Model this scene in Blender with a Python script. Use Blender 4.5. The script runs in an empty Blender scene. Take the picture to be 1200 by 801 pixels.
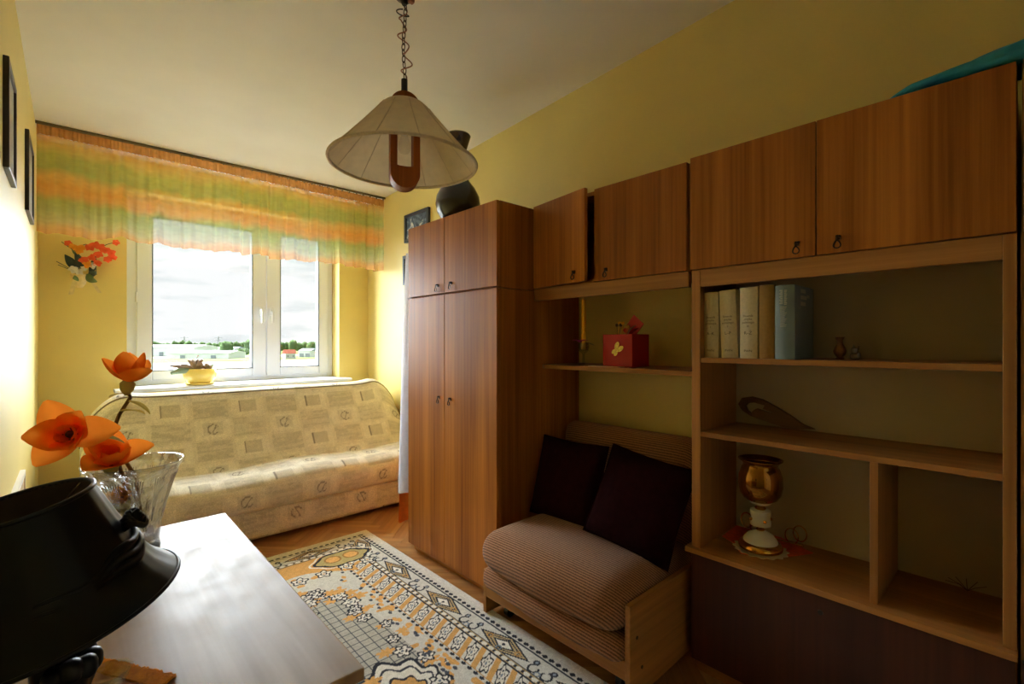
import bpy, bmesh, math, random
import numpy as np
from mathutils import Vector, Matrix

# ------------------------------------------------------------------ camera
sc = bpy.context.scene
COL = sc.collection
F, YAW, H, PX, PY = 556.0, math.radians(42.8), 1.2, 600.0, 402.0
SN, CS = math.sin(YAW), math.cos(YAW)
cam_d = bpy.data.cameras.new('camera')
cam_d.sensor_width = 36.0
cam_d.lens = F / 1200 * 36
cam_d.shift_y = (PY - 400.5) / 1200
cam_d.clip_start = 0.02
cam_d.clip_end = 5000
cam = bpy.data.objects.new('camera', cam_d)
cam.location = (0, 0, H)
cam.rotation_euler = (math.pi / 2, 0, -YAW)
COL.objects.link(cam)
sc.camera = cam

# ------------------------------------------------------------------ colour management, sky, sun
vs = sc.view_settings
vs.view_transform = 'Standard'
vs.look = 'None'
vs.exposure = 0.0
vs.gamma = 1.0
vs.use_curve_mapping = False
sc.cycles.use_denoising = True
sc.cycles.max_bounces = 14
sc.cycles.diffuse_bounces = 8
sc.cycles.transparent_max_bounces = 16
sc.cycles.caustics_reflective = False
sc.cycles.caustics_refractive = False
sc.cycles.sample_clamp_indirect = 6.0

def lin(c):
    if isinstance(c, (int, float)):
        c = (c, c, c)
    return tuple((x / 255 / 12.92) if x / 255 <= .04045 else ((x / 255 + .055) / 1.055) ** 2.4 for x in c)

def node(nt, typ, ins=None, **kw):
    n = nt.nodes.new(typ)
    for k, v in kw.items():
        setattr(n, k, v)
    for k, v in (ins or {}).items():
        if isinstance(v, bpy.types.NodeSocket):
            nt.links.new(v, n.inputs[k])
        else:
            n.inputs[k].default_value = v
    return n

def ramp(nt, fac, stops, interp='LINEAR'):
    r = nt.nodes.new('ShaderNodeValToRGB')
    r.color_ramp.interpolation = interp
    el = r.color_ramp.elements
    while len(el) < len(stops):
        el.new(0.5)
    for e, (p, c) in zip(el, stops):
        e.position = p
        e.color = (*c, 1)
    nt.links.new(fac, r.inputs[0])
    return r.outputs[0]

world = bpy.data.worlds.new('cloudy_sky')
sc.world = world
world.use_nodes = True
wt = world.node_tree
bg = wt.nodes['Background']
tc = node(wt, 'ShaderNodeTexCoord')
mp = node(wt, 'ShaderNodeMapping', {'Vector': tc.outputs['Generated'], 'Scale': (5.0, 5.0, 26.0)})
nz = node(wt, 'ShaderNodeTexNoise', {'Vector': mp.outputs[0], 'Scale': 1.6, 'Detail': 6.0, 'Roughness': 0.55})
skyc = ramp(wt, nz.outputs['Fac'], [(.29, (.84, .89, .90)), (.40, (.97, 1.0, 1.0)), (.48, (1.08, 1.08, 1.08))])
wt.links.new(skyc, bg.inputs['Color'])
bg.inputs['Strength'].default_value = 1.0

sun_d = bpy.data.lights.new('sky_window_offscreen', 'SUN')
sun_d.energy = 94.0
sun_d.angle = math.radians(120)
sun_d.color = (0.88, 0.95, 1.0)
sun = bpy.data.objects.new('sky_window_offscreen', sun_d)
sun.rotation_euler = Vector((0.16, -1.0, -0.42)).to_track_quat('-Z', 'Y').to_euler()
sun.location = (-60, 400, 170)
COL.objects.link(sun)

# ------------------------------------------------------------------ pixel helpers (a pixel gives a direction)
def ray(x, y):
    r = (x - PX) / F
    return Vector((SN + r * CS, CS - r * SN, -(y - PY) / F))
def onX(x, y, X):
    d = ray(x, y); t = X / d.x
    return Vector((X, t * d.y, H + t * d.z))
def onY(x, y, Y):
    d = ray(x, y); t = Y / d.y
    return Vector((t * d.x, Y, H + t * d.z))
def onZ(x, y, Z):
    d = ray(x, y); t = (Z - H) / d.z
    return Vector((t * d.x, t * d.y, Z))

# ------------------------------------------------------------------ materials
def new_mat(name):
    m = bpy.data.materials.new(name)
    m.use_nodes = True
    return m, m.node_tree, m.node_tree.nodes['Principled BSDF']

def plain(name, col, rough=.5, var=.10, scale=18.0, bump=0.0, bscale=None, metal=0.0, spec=.5, sheen=0.0):
    m, nt, b = new_mat(name)
    c = lin(col)
    t = node(nt, 'ShaderNodeTexCoord')
    n = node(nt, 'ShaderNodeTexNoise', {'Vector': t.outputs['Object'], 'Scale': scale, 'Detail': 4.0})
    lo = tuple(x * (1 - var) for x in c); hi = tuple(min(1, x * (1 + var)) for x in c)
    nt.links.new(ramp(nt, n.outputs['Fac'], [(.3, lo), (.7, hi)]), b.inputs['Base Color'])
    b.inputs['Roughness'].default_value = rough
    b.inputs['Metallic'].default_value = metal
    b.inputs['Specular IOR Level'].default_value = spec
    if sheen:
        b.inputs['Sheen Weight'].default_value = sheen
    if bump:
        n2 = node(nt, 'ShaderNodeTexNoise', {'Vector': t.outputs['Object'], 'Scale': bscale or scale * 4, 'Detail': 3.0})
        bp = node(nt, 'ShaderNodeBump', {'Strength': bump, 'Distance': .01, 'Height': n2.outputs['Fac']})
        nt.links.new(bp.outputs[0], b.inputs['Normal'])
    return m

def wood(name, dark, light, axis='z', rough=.42, fine=70.0, spec=.4, streak=.55):
    m, nt, b = new_mat(name)
    t = node(nt, 'ShaderNodeTexCoord')
    k = {'x': (1.2, fine, fine), 'y': (fine, 1.2, fine), 'z': (fine, fine, 1.2)}[axis]
    k2 = {'x': (.5, 9, 9), 'y': (9, .5, 9), 'z': (9, 9, .5)}[axis]
    m1 = node(nt, 'ShaderNodeMapping', {'Vector': t.outputs['Object'], 'Scale': k})
    m2 = node(nt, 'ShaderNodeMapping', {'Vector': t.outputs['Object'], 'Scale': k2})
    n1 = node(nt, 'ShaderNodeTexNoise', {'Vector': m1.outputs[0], 'Scale': 1.0, 'Detail': 5.0, 'Roughness': .6})
    n2 = node(nt, 'ShaderNodeTexNoise', {'Vector': m2.outputs[0], 'Scale': 1.0, 'Detail': 3.0, 'Distortion': .6})
    mx = node(nt, 'ShaderNodeMix', {0: streak, 2: n1.outputs['Fac'], 3: n2.outputs['Fac']})
    c = ramp(nt, mx.outputs[0], [(.30, lin(dark)), (.52, tuple((a + q) / 2 for a, q in zip(lin(dark), lin(light)))), (.72, lin(light))])
    nt.links.new(c, b.inputs['Base Color'])
    b.inputs['Roughness'].default_value = rough
    b.inputs['Specular IOR Level'].default_value = spec
    bp = node(nt, 'ShaderNodeBump', {'Strength': .05, 'Distance': .004, 'Height': n1.outputs['Fac']})
    nt.links.new(bp.outputs[0], b.inputs['Normal'])
    return m

def painted(name, rough=.85, bump=.2, bscale=220.0, spec=.2):
    m, nt, b = new_mat(name)
    a = node(nt, 'ShaderNodeVertexColor', layer_name='Col')
    t = node(nt, 'ShaderNodeTexCoord')
    n = node(nt, 'ShaderNodeTexNoise', {'Vector': t.outputs['Object'], 'Scale': bscale, 'Detail': 2.0})
    c = node(nt, 'ShaderNodeMix', {6: a.outputs[0], 7: ramp(nt, n.outputs['Fac'], [(.3, (.75,) * 3), (.7, (1.15,) * 3)]), 0: 1.0}, data_type='RGBA', blend_type='MULTIPLY')
    nt.links.new(c.outputs[2], b.inputs['Base Color'])
    b.inputs['Roughness'].default_value = rough
    b.inputs['Specular IOR Level'].default_value = spec
    bp = node(nt, 'ShaderNodeBump', {'Strength': bump, 'Distance': .004, 'Height': n.outputs['Fac']})
    nt.links.new(bp.outputs[0], b.inputs['Normal'])
    return m

def sheer(name, transp, transl, col=None, paint=True):
    m, nt, b = new_mat(name)
    out = nt.nodes['Material Output']
    nt.nodes.remove(b)
    if paint:
        c = node(nt, 'ShaderNodeVertexColor', layer_name='Col').outputs[0]
    else:
        t = node(nt, 'ShaderNodeTexCoord')
        n = node(nt, 'ShaderNodeTexNoise', {'Vector': t.outputs['Object'], 'Scale': 30.0})
        cc = lin(col)
        c = ramp(nt, n.outputs['Fac'], [(.3, tuple(x * .9 for x in cc)), (.7, cc)])
    d = node(nt, 'ShaderNodeBsdfDiffuse', {'Color': c})
    tl = node(nt, 'ShaderNodeBsdfTranslucent', {'Color': c})
    tr = node(nt, 'ShaderNodeBsdfTransparent', {'Color': (1, 1, 1, 1)})
    a = node(nt, 'ShaderNodeMixShader', {0: transl, 1: d.outputs[0], 2: tl.outputs[0]})
    e = node(nt, 'ShaderNodeMixShader', {0: transp, 1: a.outputs[0], 2: tr.outputs[0]})
    nt.links.new(e.outputs[0], out.inputs[0])
    return m

def thin_glass(name, tint=(1, 1, 1), base=.04, rough=0.0, ior=1.45):
    m, nt, b = new_mat(name)
    out = nt.nodes['Material Output']
    nt.nodes.remove(b)
    lw = node(nt, 'ShaderNodeLayerWeight', {'Blend': .5})
    pw = node(nt, 'ShaderNodeMath', {0: lw.outputs['Facing'], 1: 4.0}, operation='POWER')
    fr = node(nt, 'ShaderNodeMath', {0: pw.outputs[0], 1: .6 * (ior - 1), 2: base * .6}, operation='MULTIPLY_ADD')
    tr = node(nt, 'ShaderNodeBsdfTransparent', {'Color': (*tint, 1)})
    gl = node(nt, 'ShaderNodeBsdfGlossy', {'Color': (1, 1, 1, 1), 'Roughness': rough})
    mx = node(nt, 'ShaderNodeMixShader', {0: fr.outputs[0], 1: tr.outputs[0], 2: gl.outputs[0]})
    nt.links.new(mx.outputs[0], out.inputs[0])
    return m

def ribbed(name, c1, c2, freq=500.0, axis=(1, 0, 1)):
    m, nt, b = new_mat(name)
    t = node(nt, 'ShaderNodeTexCoord')
    dt = node(nt, 'ShaderNodeVectorMath', {0: t.outputs['Object'], 1: axis}, operation='DOT_PRODUCT')
    ml = node(nt, 'ShaderNodeMath', {0: dt.outputs['Value'], 1: freq}, operation='MULTIPLY')
    sn = node(nt, 'ShaderNodeMath', {0: ml.outputs[0]}, operation='SINE')
    n = node(nt, 'ShaderNodeTexNoise', {'Vector': t.outputs['Object'], 'Scale': 260.0, 'Detail': 2.0})
    ad = node(nt, 'ShaderNodeMath', {0: sn.outputs[0], 1: .32, 2: n.outputs['Fac']}, operation='MULTIPLY_ADD')
    nt.links.new(ramp(nt, ad.outputs[0], [(.15, lin(c1)), (.8, lin(c2))]), b.inputs['Base Color'])
    b.inputs['Roughness'].default_value = .95
    b.inputs['Specular IOR Level'].default_value = .1
    b.inputs['Sheen Weight'].default_value = .15
    bp = node(nt, 'ShaderNodeBump', {'Strength': .6, 'Distance': .004, 'Height': ad.outputs[0]})
    nt.links.new(bp.outputs[0], b.inputs['Normal'])
    return m

MT = {}
MT['wall'] = plain('yellow_paint', (222, 203, 124), .5, .04, 2.5, .08, 90)
MT['door_wood'] = wood('mahogany_veneer', (112, 60, 16), (194, 124, 50), 'z', spec=.2)
MT['red_dark'] = wood('dark_red_veneer', (52, 24, 16), (84, 42, 28), 'z')
MT['oak_y'] = wood('oak_veneer_long', (128, 84, 36), (188, 132, 68), 'y')
MT['oak_z'] = wood('oak_veneer_upright', (128, 84, 36), (188, 132, 68), 'z')
MT['oak_x'] = wood('oak_veneer_deep', (128, 84, 36), (188, 132, 68), 'x')
MT['parquet'] = wood('oak_parquet', (150, 100, 54), (214, 164, 104), 'x', rough=.32, fine=45, spec=.5)
MT['parquet2'] = wood('oak_parquet_warm', (140, 90, 46), (200, 146, 88), 'x', rough=.32, fine=45, spec=.5)
MT['bronze'] = plain('dark_bronze', (70, 52, 40), .35, .15, 80, metal=.8)
MT['white_plastic'] = plain('white_pvc', (222, 228, 241), .35, .02, 4)
MT['dimmed_bead'] = plain('dimmed_bead_grey', (96, 98, 100), .7, .05, 20, spec=.1)  # bead colour greyed to tone down glaring light on the sash edges
MT['pale_back'] = plain('grey_beige_board', (188, 176, 150), .75, .06, 3)
MT['black_sat'] = plain('black_satin', (2, 4, 10), .40, .2, 30, spec=.28)
MT['black'] = plain('black_plastic', (20, 20, 21), .4, .2, 30)
MT['black_ceramic'] = plain('black_glazed_ceramic', (34, 30, 30), .22, .35, 14, spec=.6)
MT['glass'] = thin_glass('window_glass', (.97, .98, .98), ior=1.3)
MT['ribbed'] = ribbed('brown_ribbed_fabric', (100, 68, 46), (174, 126, 94))
MT['maroon'] = plain('maroon_velvet', (34, 9, 12), .95, .2, 40, .15, 200, spec=.05)
MT['sofa'] = painted('beige_printed_fabric')
MT['rug'] = painted('printed_carpet', .95, .4, 300.0, .05)
MT['curtain'] = sheer('striped_voile', .34, .12)
MT['orange_petal'] = sheer('orange_silk_petal', 0.0, .5, (255, 150, 48), False)
MT['white_metal'] = plain('white_paint', (232, 230, 224), .4, .03, 6)

# ------------------------------------------------------------------ mesh builder
class MB:
    def __init__(s):
        s.v, s.f, s.c = [], [], []
    def add(s, vs_, fs):
        o = len(s.v)
        s.v += [tuple(p) for p in vs_]
        s.f += [tuple(i + o for i in q) for q in fs]
        return s
    def box(s, x0, x1, y0, y1, z0, z1, mat=None):
        p = [Vector((x, y, z)) for z in (z0, z1) for y in (y0, y1) for x in (x0, x1)]
        if mat is not None:
            p = [mat @ q for q in p]
        return s.add(p, [(0, 2, 3, 1), (4, 5, 7, 6), (0, 1, 5, 4), (2, 6, 7, 3), (0, 4, 6, 2), (1, 3, 7, 5)])
    def lathe(s, prof, c=(0, 0, 0), n=32, mat=None, caps=True, ripple=None):
        P = []
        for r, z in prof:
            for i in range(n):
                a = 2 * math.pi * i / n
                rr = r * (ripple(a, z) if ripple else 1)
                p = Vector((rr * math.cos(a), rr * math.sin(a), z))
                if mat is not None:
                    p = mat @ p
                P.append(p + Vector(c))
        fs = [(j * n + i, j * n + (i + 1) % n, (j + 1) * n + (i + 1) % n, (j + 1) * n + i) for j in range(len(prof) - 1) for i in range(n)]
        if caps:
            fs += [tuple(range(n))[::-1], tuple((len(prof) - 1) * n + i for i in range(n))]
        return s.add(P, fs)
    def tube(s, path, r, n=8, closed=False, caps=True):
        path = [Vector(p) for p in path]
        L = len(path)
        rs = r if isinstance(r, (list, tuple)) else [r] * L
        P = []
        up = None
        for i, p in enumerate(path):
            if closed:
                t = path[(i + 1) % L] - path[i - 1]
            else:
                t = path[min(i + 1, L - 1)] - path[max(i - 1, 0)]
            t = t.normalized() if t.length > 1e-9 else Vector((0, 0, 1))
            if up is None:
                up = Vector((0, 0, 1)) if abs(t.z) < .9 else Vector((1, 0, 0))
            a = t.cross(up)
            a = a.normalized() if a.length > 1e-6 else Vector((1, 0, 0))
            b = a.cross(t).normalized()
            up = b
            for k in range(n):
                q = 2 * math.pi * k / n
                P.append(p + (a * math.cos(q) + b * math.sin(q)) * rs[i])
        m = L if closed else L - 1
        fs = [(i * n + k, i * n + (k + 1) % n, ((i + 1) % L) * n + (k + 1) % n, ((i + 1) % L) * n + k) for i in range(m) for k in range(n)]
        if caps and not closed:
            fs += [tuple(range(n))[::-1], tuple((L - 1) * n + k for k in range(n))]
        return s.add(P, fs)
    def prism(s, poly, off, hole=None):
        """poly: list of 3D points in a plane; off: extrusion vector; hole: inner loop with the same count"""
        off = Vector(off)
        n = len(poly)
        A = [Vector(p) for p in poly]
        if hole is None:
            return s.add(A + [p + off for p in A], [tuple(range(n))[::-1], tuple(range(n, 2 * n))] + [(i, (i + 1) % n, n + (i + 1) % n, n + i) for i in range(n)])
        B = [Vector(p) for p in hole]
        V = A + B + [p + off for p in A] + [p + off for p in B]
        fs = []
        for i in range(n):
            j = (i + 1) % n
            fs += [(i, j, n + j, n + i), (2 * n + i, 3 * n + i, 3 * n + j, 2 * n + j), (i, 2 * n + i, 2 * n + j, j), (n + i, n + j, 3 * n + j, 3 * n + i)]
        return s.add(V, fs)
    def grid(s, P, cols=None, wrap_u=False):
        """P: array (nu, nv, 3)"""
        nu, nv = P.shape[:2]
        o = len(s.v)
        s.v += [tuple(p) for p in P.reshape(-1, 3).tolist()]
        iu = nu if wrap_u else nu - 1
        for i in range(iu):
            a = o + i * nv; b = o + ((i + 1) % nu) * nv
            s.f += [(a + j, b + j, b + j + 1, a + j + 1) for j in range(nv - 1)]
        if cols is not None:
            s.c += cols.reshape(-1, 3).tolist()
        return s
    def rbox(s, x0, x1, y0, y1, z0, z1, r, n=10, deform=None, mat=None):
        cx, cy, cz = (x0 + x1) / 2, (y0 + y1) / 2, (z0 + z1) / 2
        hx, hy, hz = (x1 - x0) / 2, (y1 - y0) / 2, (z1 - z0) / 2
        r = min(r, hx, hy, hz)
        idx = {}
        fs = []
        P = []
        def vert(a, b, c_):
            key = (round(a, 5), round(b, 5), round(c_, 5))
            if key not in idx:
                q = Vector((a * hx, b * hy, c_ * hz))
                inner = Vector((max(-(hx - r), min(hx - r, q.x)), max(-(hy - r), min(hy - r, q.y)), max(-(hz - r), min(hz - r, q.z))))
                d = q - inner
                q = inner + (d.normalized() * r if d.length > 1e-9 else d)
                q = q + Vector((cx, cy, cz))
                if deform:
                    q = deform(q)
                if mat is not None:
                    q = mat @ q
                idx[key] = len(P)
                P.append(q)
            return idx[key]
        def warp(t):   # more samples near the ends
            return math.sin(t * math.pi / 2)
        T = [warp(-1 + 2 * i / n) for i in range(n + 1)]
        for ax in range(3):
            for sg in (-1, 1):
                for i in range(n):
                    for j in range(n):
                        q = []
                        for a, b in ((i, j), (i + 1, j), (i + 1, j + 1), (i, j + 1)):
                            w = [0, 0, 0]
                            w[ax] = sg; w[(ax + 1) % 3] = T[a]; w[(ax + 2) % 3] = T[b]
                            q.append(vert(*w))
                        fs.append(tuple(q if sg > 0 else q[::-1]))
        return s.add(P, fs)

def mk_mesh(name, mb, mat, origin=(0, 0, 0), smooth=False, recalc=True):
    me = bpy.data.meshes.new(name)
    o = Vector(origin)
    me.from_pydata([tuple(Vector(p) - o) for p in mb.v], [], mb.f)
    if recalc:
        bm = bmesh.new(); bm.from_mesh(me)
        bmesh.ops.recalc_face_normals(bm, faces=bm.faces[:])
        bm.to_mesh(me); bm.free()
    if mb.c:
        at = me.color_attributes.new('Col', 'FLOAT_COLOR', 'POINT')
        arr = np.ones((len(mb.v), 4), dtype=np.float32)
        arr[:len(mb.c), :3] = np.array(mb.c, dtype=np.float32)
        at.data.foreach_set('color', arr.ravel())
    if smooth:
        me.polygons.foreach_set('use_smooth', [True] * len(me.polygons))
        if smooth == 'auto':
            me.set_sharp_from_angle(angle=math.radians(40))
    me.materials.append(MT[mat] if isinstance(mat, str) else mat)
    return me

def link(o, parent=None):
    COL.objects.link(o)
    if parent is not None:
        o.parent = parent
    return o

WLOC = {}
def thing(name, label, cat, loc=(0, 0, 0), group=None):
    o = bpy.data.objects.new(name, None)
    o.empty_display_size = .05
    o.location = loc
    link(o)
    o['label'] = label; o['category'] = cat
    if group:
        o['group'] = group
    WLOC[o.name] = Vector(loc)
    return o

def part(name, mb, mat, parent, smooth=False, bev=0, label=None, recalc=True):
    org = WLOC.get(parent.name, Vector((0, 0, 0)))
    o = bpy.data.objects.new(name, mk_mesh(name, mb, mat, org, smooth, recalc))
    link(o, parent)
    WLOC[o.name] = org
    if bev:
        b = o.modifiers.new('edge', 'BEVEL'); b.width = bev; b.segments = 2; b.limit_method = 'ANGLE'
    if label:
        o['label'] = label
    return o

def solo(name, mb, mat, label, cat, group=None, smooth=False, bev=0, recalc=True):
    a = np.array([tuple(p) for p in mb.v])
    org = Vector(((a[:, 0].min() + a[:, 0].max()) / 2, (a[:, 1].min() + a[:, 1].max()) / 2, a[:, 2].min()))
    o = bpy.data.objects.new(name, mk_mesh(name, mb, mat, org, smooth, recalc))
    o.location = org
    link(o)
    WLOC[o.name] = org
    if bev:
        b = o.modifiers.new('edge', 'BEVEL'); b.width = bev; b.segments = 2; b.limit_method = 'ANGLE'
    o['label'] = label; o['category'] = cat
    if group:
        o['group'] = group
    return o

def struct(name, mb, mat, smooth=False, bev=0):
    o = bpy.data.objects.new(name, mk_mesh(name, mb, mat, (0, 0, 0), smooth))
    link(o)
    WLOC[o.name] = Vector((0, 0, 0))
    o['kind'] = 'structure'
    if bev:
        b = o.modifiers.new('edge', 'BEVEL'); b.width = bev; b.segments = 2; b.limit_method = 'ANGLE'
    return o

def box(*a, **k):
    return MB().box(*a, **k)

def vnoise(x, y, seed=0):
    """smooth value noise on arrays"""
    rs = np.random.RandomState(seed)
    tab = rs.rand(256, 256)
    xi = np.floor(x).astype(int); yi = np.floor(y).astype(int)
    fx = x - xi; fy = y - yi
    fx = fx * fx * (3 - 2 * fx); fy = fy * fy * (3 - 2 * fy)
    g = lambda a, b: tab[a % 256, b % 256]
    return (g(xi, yi) * (1 - fx) + g(xi + 1, yi) * fx) * (1 - fy) + (g(xi, yi + 1) * (1 - fx) + g(xi + 1, yi + 1) * fx) * fy

def text_into(mb, body, size, fn, align='CENTER', thick=0.0004):
    """flat lettering: fn maps local (x, y) to a 3D point"""
    cu = bpy.data.curves.new('lettering', 'FONT')
    cu.body = body; cu.size = size; cu.align_x = align; cu.resolution_u = 3
    o = bpy.data.objects.new('lettering_tmp', cu)
    COL.objects.link(o)
    bpy.context.view_layer.update()
    me = o.to_mesh()
    mb.add([fn(v.co.x, v.co.y) for v in me.vertices], [tuple(p.vertices) for p in me.polygons])
    o.to_mesh_clear()
    bpy.data.objects.remove(o)
    bpy.data.curves.remove(cu)

# ------------------------------------------------------------------ room shell
XL, XR, YB, YW = -0.158, 2.03, -0.95, 4.18
def zceil(X, Y):
    u = (X - XL) / (XR - XL)
    return 2.475 + u * (.012 + .0484 * (3.85 - max(Y, .6)))

# floor: slab plus herringbone parquet sticks
floor = struct('floor', box(XL - .1, XR + .1, YB - .1, YW + .2, -.12, -.012), 'parquet')
SL, SWD = .35, .07
stick = MB().box(-SL / 2 + .0007, SL / 2 - .0007, -SWD / 2 + .0007, SWD / 2 - .0007, -.014, 0)
stick_me = [mk_mesh('plank', stick, m) for m in ('parquet', 'parquet2')]
rest = [MB(), MB()]
rnd = random.Random(4)
ca = math.cos(math.pi / 4)
n_parts = 0
for i in range(-60, 60):
    for j in range(-14, 14):
        for kind in (0, 1):
            # herringbone lattice in a frame turned by 45 degrees
            if kind == 0:
                cxl, cyl, rot = i * SWD + j * SL + SL / 2, i * SWD - j * SL + SWD / 2, 0.0
            else:
                cxl, cyl, rot = i * SWD + SL + j * SL + SWD / 2, (i + 1) * SWD - SL / 2 - j * SL, math.pi / 2
            X = 1.0 + (cxl * ca - cyl * ca)
            Y = 2.0 + (cxl * ca + cyl * ca)
            if not (XL - .02 < X < XR + .02 and YB < Y < YW + .02):
                continue
            k = 1 if rnd.random() < .45 else 0
            M4 = Matrix.Translation((X, Y, rnd.uniform(-.0008, 0))) @ Matrix.Rotation(math.pi / 4 + rot, 4, 'Z')
            if .2 < X < 2.0 and .6 < Y < 3.2 and n_parts < 300:
                o = bpy.data.objects.new('plank', stick_me[k])
                o.matrix_world = M4
                link(o, floor)
                n_parts += 1
            else:
                rest[k].add([M4 @ Vector(p) for p in stick.v], stick.f)
for k in (0, 1):
    if rest[k].v:
        o = part('planks', rest[k], ('parquet', 'parquet2')[k], floor)
        o['kind'] = 'stuff'

# ceiling (slightly uneven slab)
g = MB()
nx, ny = 9, 21
P = np.zeros((nx, ny, 3))
for i in range(nx):
    for j in range(ny):
        X = XL - .1 + (XR - XL + .2) * i / (nx - 1); Y = YB - .1 + (YW - YB + .3) * j / (ny - 1)
        P[i, j] = (X, Y, zceil(X, Y))
g.grid(P)
Q = P.copy(); Q[:, :, 2] = 2.95
g.grid(Q)
m, nt, b = new_mat('ceiling_paint')
t = node(nt, 'ShaderNodeTexCoord')
n = node(nt, 'ShaderNodeTexNoise', {'Vector': t.outputs['Object'], 'Scale': 2.2, 'Detail': 4.0})
base = ramp(nt, n.outputs['Fac'], [(.3, lin((232, 232, 226))), (.7, lin((240, 240, 235)))])
nt.links.new(base, b.inputs['Base Color'])
b.inputs['Roughness'].default_value = .75
MT['ceiling'] = m
struct('ceiling', g, 'ceiling')

struct('wall_left', box(XL - .12, XL, YB - .1, YW + .2, -.02, 2.75), 'wall')
struct('wall_right', box(XR, XR + .12, YB - .1, YW + .2, -.02, 2.9), 'wall')
struct('wall_rear', box(XL - .12, XR + .12, YB - .12, YB, -.02, 2.9), 'wall')
# window wall with its opening
WX0, WX1, WZ0, WZ1, WY2 = .272, 1.756, .895, 2.255, 4.44
g = MB()
g.box(XL - .12, WX0, YW, WY2, -.02, 2.75); g.box(WX1, XR + .12, YW, WY2, -.02, 2.75)
g.box(WX0, WX1, YW, WY2, -.02, WZ0); g.box(WX0, WX1, YW, WY2, WZ1, 2.75)
struct('wall_window', g, 'wall')
# baseboards
for nm, a in (('baseboard_left', (XL, XL + .014, YB, YW, 0, .07)), ('baseboard_right', (XR - .014, XR, YB, YW, 0, .07)), ('baseboard_window', (XL + .014, XR - .014, YW - .014, YW, 0, .07))):
    struct(nm, box(*a), 'oak_y', bev=.003)
# rear door behind the camera
d = struct('door_1', box(.5, 1.3, YB - .005, YB + .03, 0, 2.0), 'white_metal', bev=.004)
part('door_handle', MB().box(.57, .60, YB + .03, YB + .04, .95, 1.12).tube([(.585, YB + .04, 1.06), (.585, YB + .075, 1.06), (.69, YB + .075, 1.06)], .009), 'bronze', d)
part('door_frame', MB().box(.43, .5, YB, YB + .045, 0, 2.07).box(1.3, 1.37, YB, YB + .045, 0, 2.07).box(.43, 1.37, YB, YB + .045, 2.0, 2.07), 'white_metal', d, bev=.003)

# window: frame, two sashes, panes, handles
w = struct('window_1', MB().box(.275, .34, 4.33, 4.41, .897, 2.253).box(1.705, 1.753, 4.33, 4.41, .897, 2.253).box(.34, 1.705, 4.33, 4.41, .897, .935).box(.34, 1.705, 4.33, 4.41, 2.205, 2.253), 'white_plastic', bev=.004)
for (a, b_, gl, gr) in ((.335, 1.190, .425, 1.088), (1.194, 1.71, 1.300, 1.628)):
    s = part('sash', MB().box(a, gl, 4.315, 4.385, .93, 2.210).box(gr, b_, 4.315, 4.385, .93, 2.210).box(gl, gr, 4.315, 4.385, .93, .998).box(gl, gr, 4.315, 4.385, 2.125, 2.210), 'white_plastic', w, bev=.006)
    part('glazing_bead', MB().box(gl - .003, gl + .006, 4.317, 4.383, .992, 2.131).box(gr - .006, gr + .003, 4.317, 4.383, .992, 2.131).box(gl, gr, 4.317, 4.383, .992, 1.003).box(gl, gr, 4.317, 4.383, 2.120, 2.131), 'dimmed_bead', s)  # covers the lit inner sash sides, dimming painted into its grey
    part('pane', box(gl, gr, 4.346, 4.352, .995, 2.128), 'glass', s)
    hx = b_ - .042 if a < 1 else a + .036
    hm = MB().rbox(hx - .014, hx + .014, 4.300, 4.316, 1.43, 1.50, .006, 4)
    hm.tube([(hx, 4.305, 1.475), (hx, 4.275, 1.475), (hx, 4.268, 1.46), (hx, 4.268, 1.37)], [.009, .009, .010, .008], 8)
    part('handle', hm, 'white_plastic', s, smooth='auto')
for (hx, hz) in ((.335, 1.53), (1.712, 1.04)):
    part('hinge', MB().tube([(hx, 4.318, hz - .035), (hx, 4.318, hz + .035)], .008), 'white_plastic', w, smooth='auto')
trim = struct('trim_1', MB().rbox(.20, 1.815, 4.03, 4.34, .868, .897, .012, 6), 'white_plastic', smooth='auto')
trim['label'] = 'white inner window sill'
struct('trim_2', box(.24, 1.79, 4.41, 4.62, .86, .885), 'white_metal', bev=.004)

# ------------------------------------------------------------------ outside, seen through the window
GZ = -14.0
MT['field'] = plain('green_field', (94, 108, 66), .9, .35, .02, spec=0.0)
MT['pale_lot'] = plain('pale_concrete_yard', (196, 194, 186), .9, .05, .05, spec=0.0)
MT['leaf_far'] = plain('far_foliage', (70, 86, 56), .9, .3, .3, spec=0.0)
MT['shed_white'] = plain('white_sheet_metal', (196, 198, 200), .6, .04, .2, spec=0.0)
MT['shed_roof'] = plain('grey_roofing', (124, 130, 138), .6, .08, .2, spec=0.0)
MT['brick_roof'] = plain('red_tile_roof', (120, 72, 58), .8, .15, .5, spec=0.0)
MT['pylon'] = plain('galvanised_steel', (120, 126, 130), .5, .1, .5, spec=0.0)
struct('ground_outside', box(-1500, 3200, 4.7, 3200, GZ - 1, GZ), 'field')
struct('yard_outside', box(-500, 900, 4.7, 436, GZ, GZ + .25), 'pale_lot')
struct('road_outside', box(-200, 1600, 600, 640, GZ, GZ + .2), 'pale_lot')
def far(x, D, z=GZ):
    """ground point in the direction of pixel column x at camera depth D"""
    d = ray(x, PY)
    return Vector((d.x * D, d.y * D, z))
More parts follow.
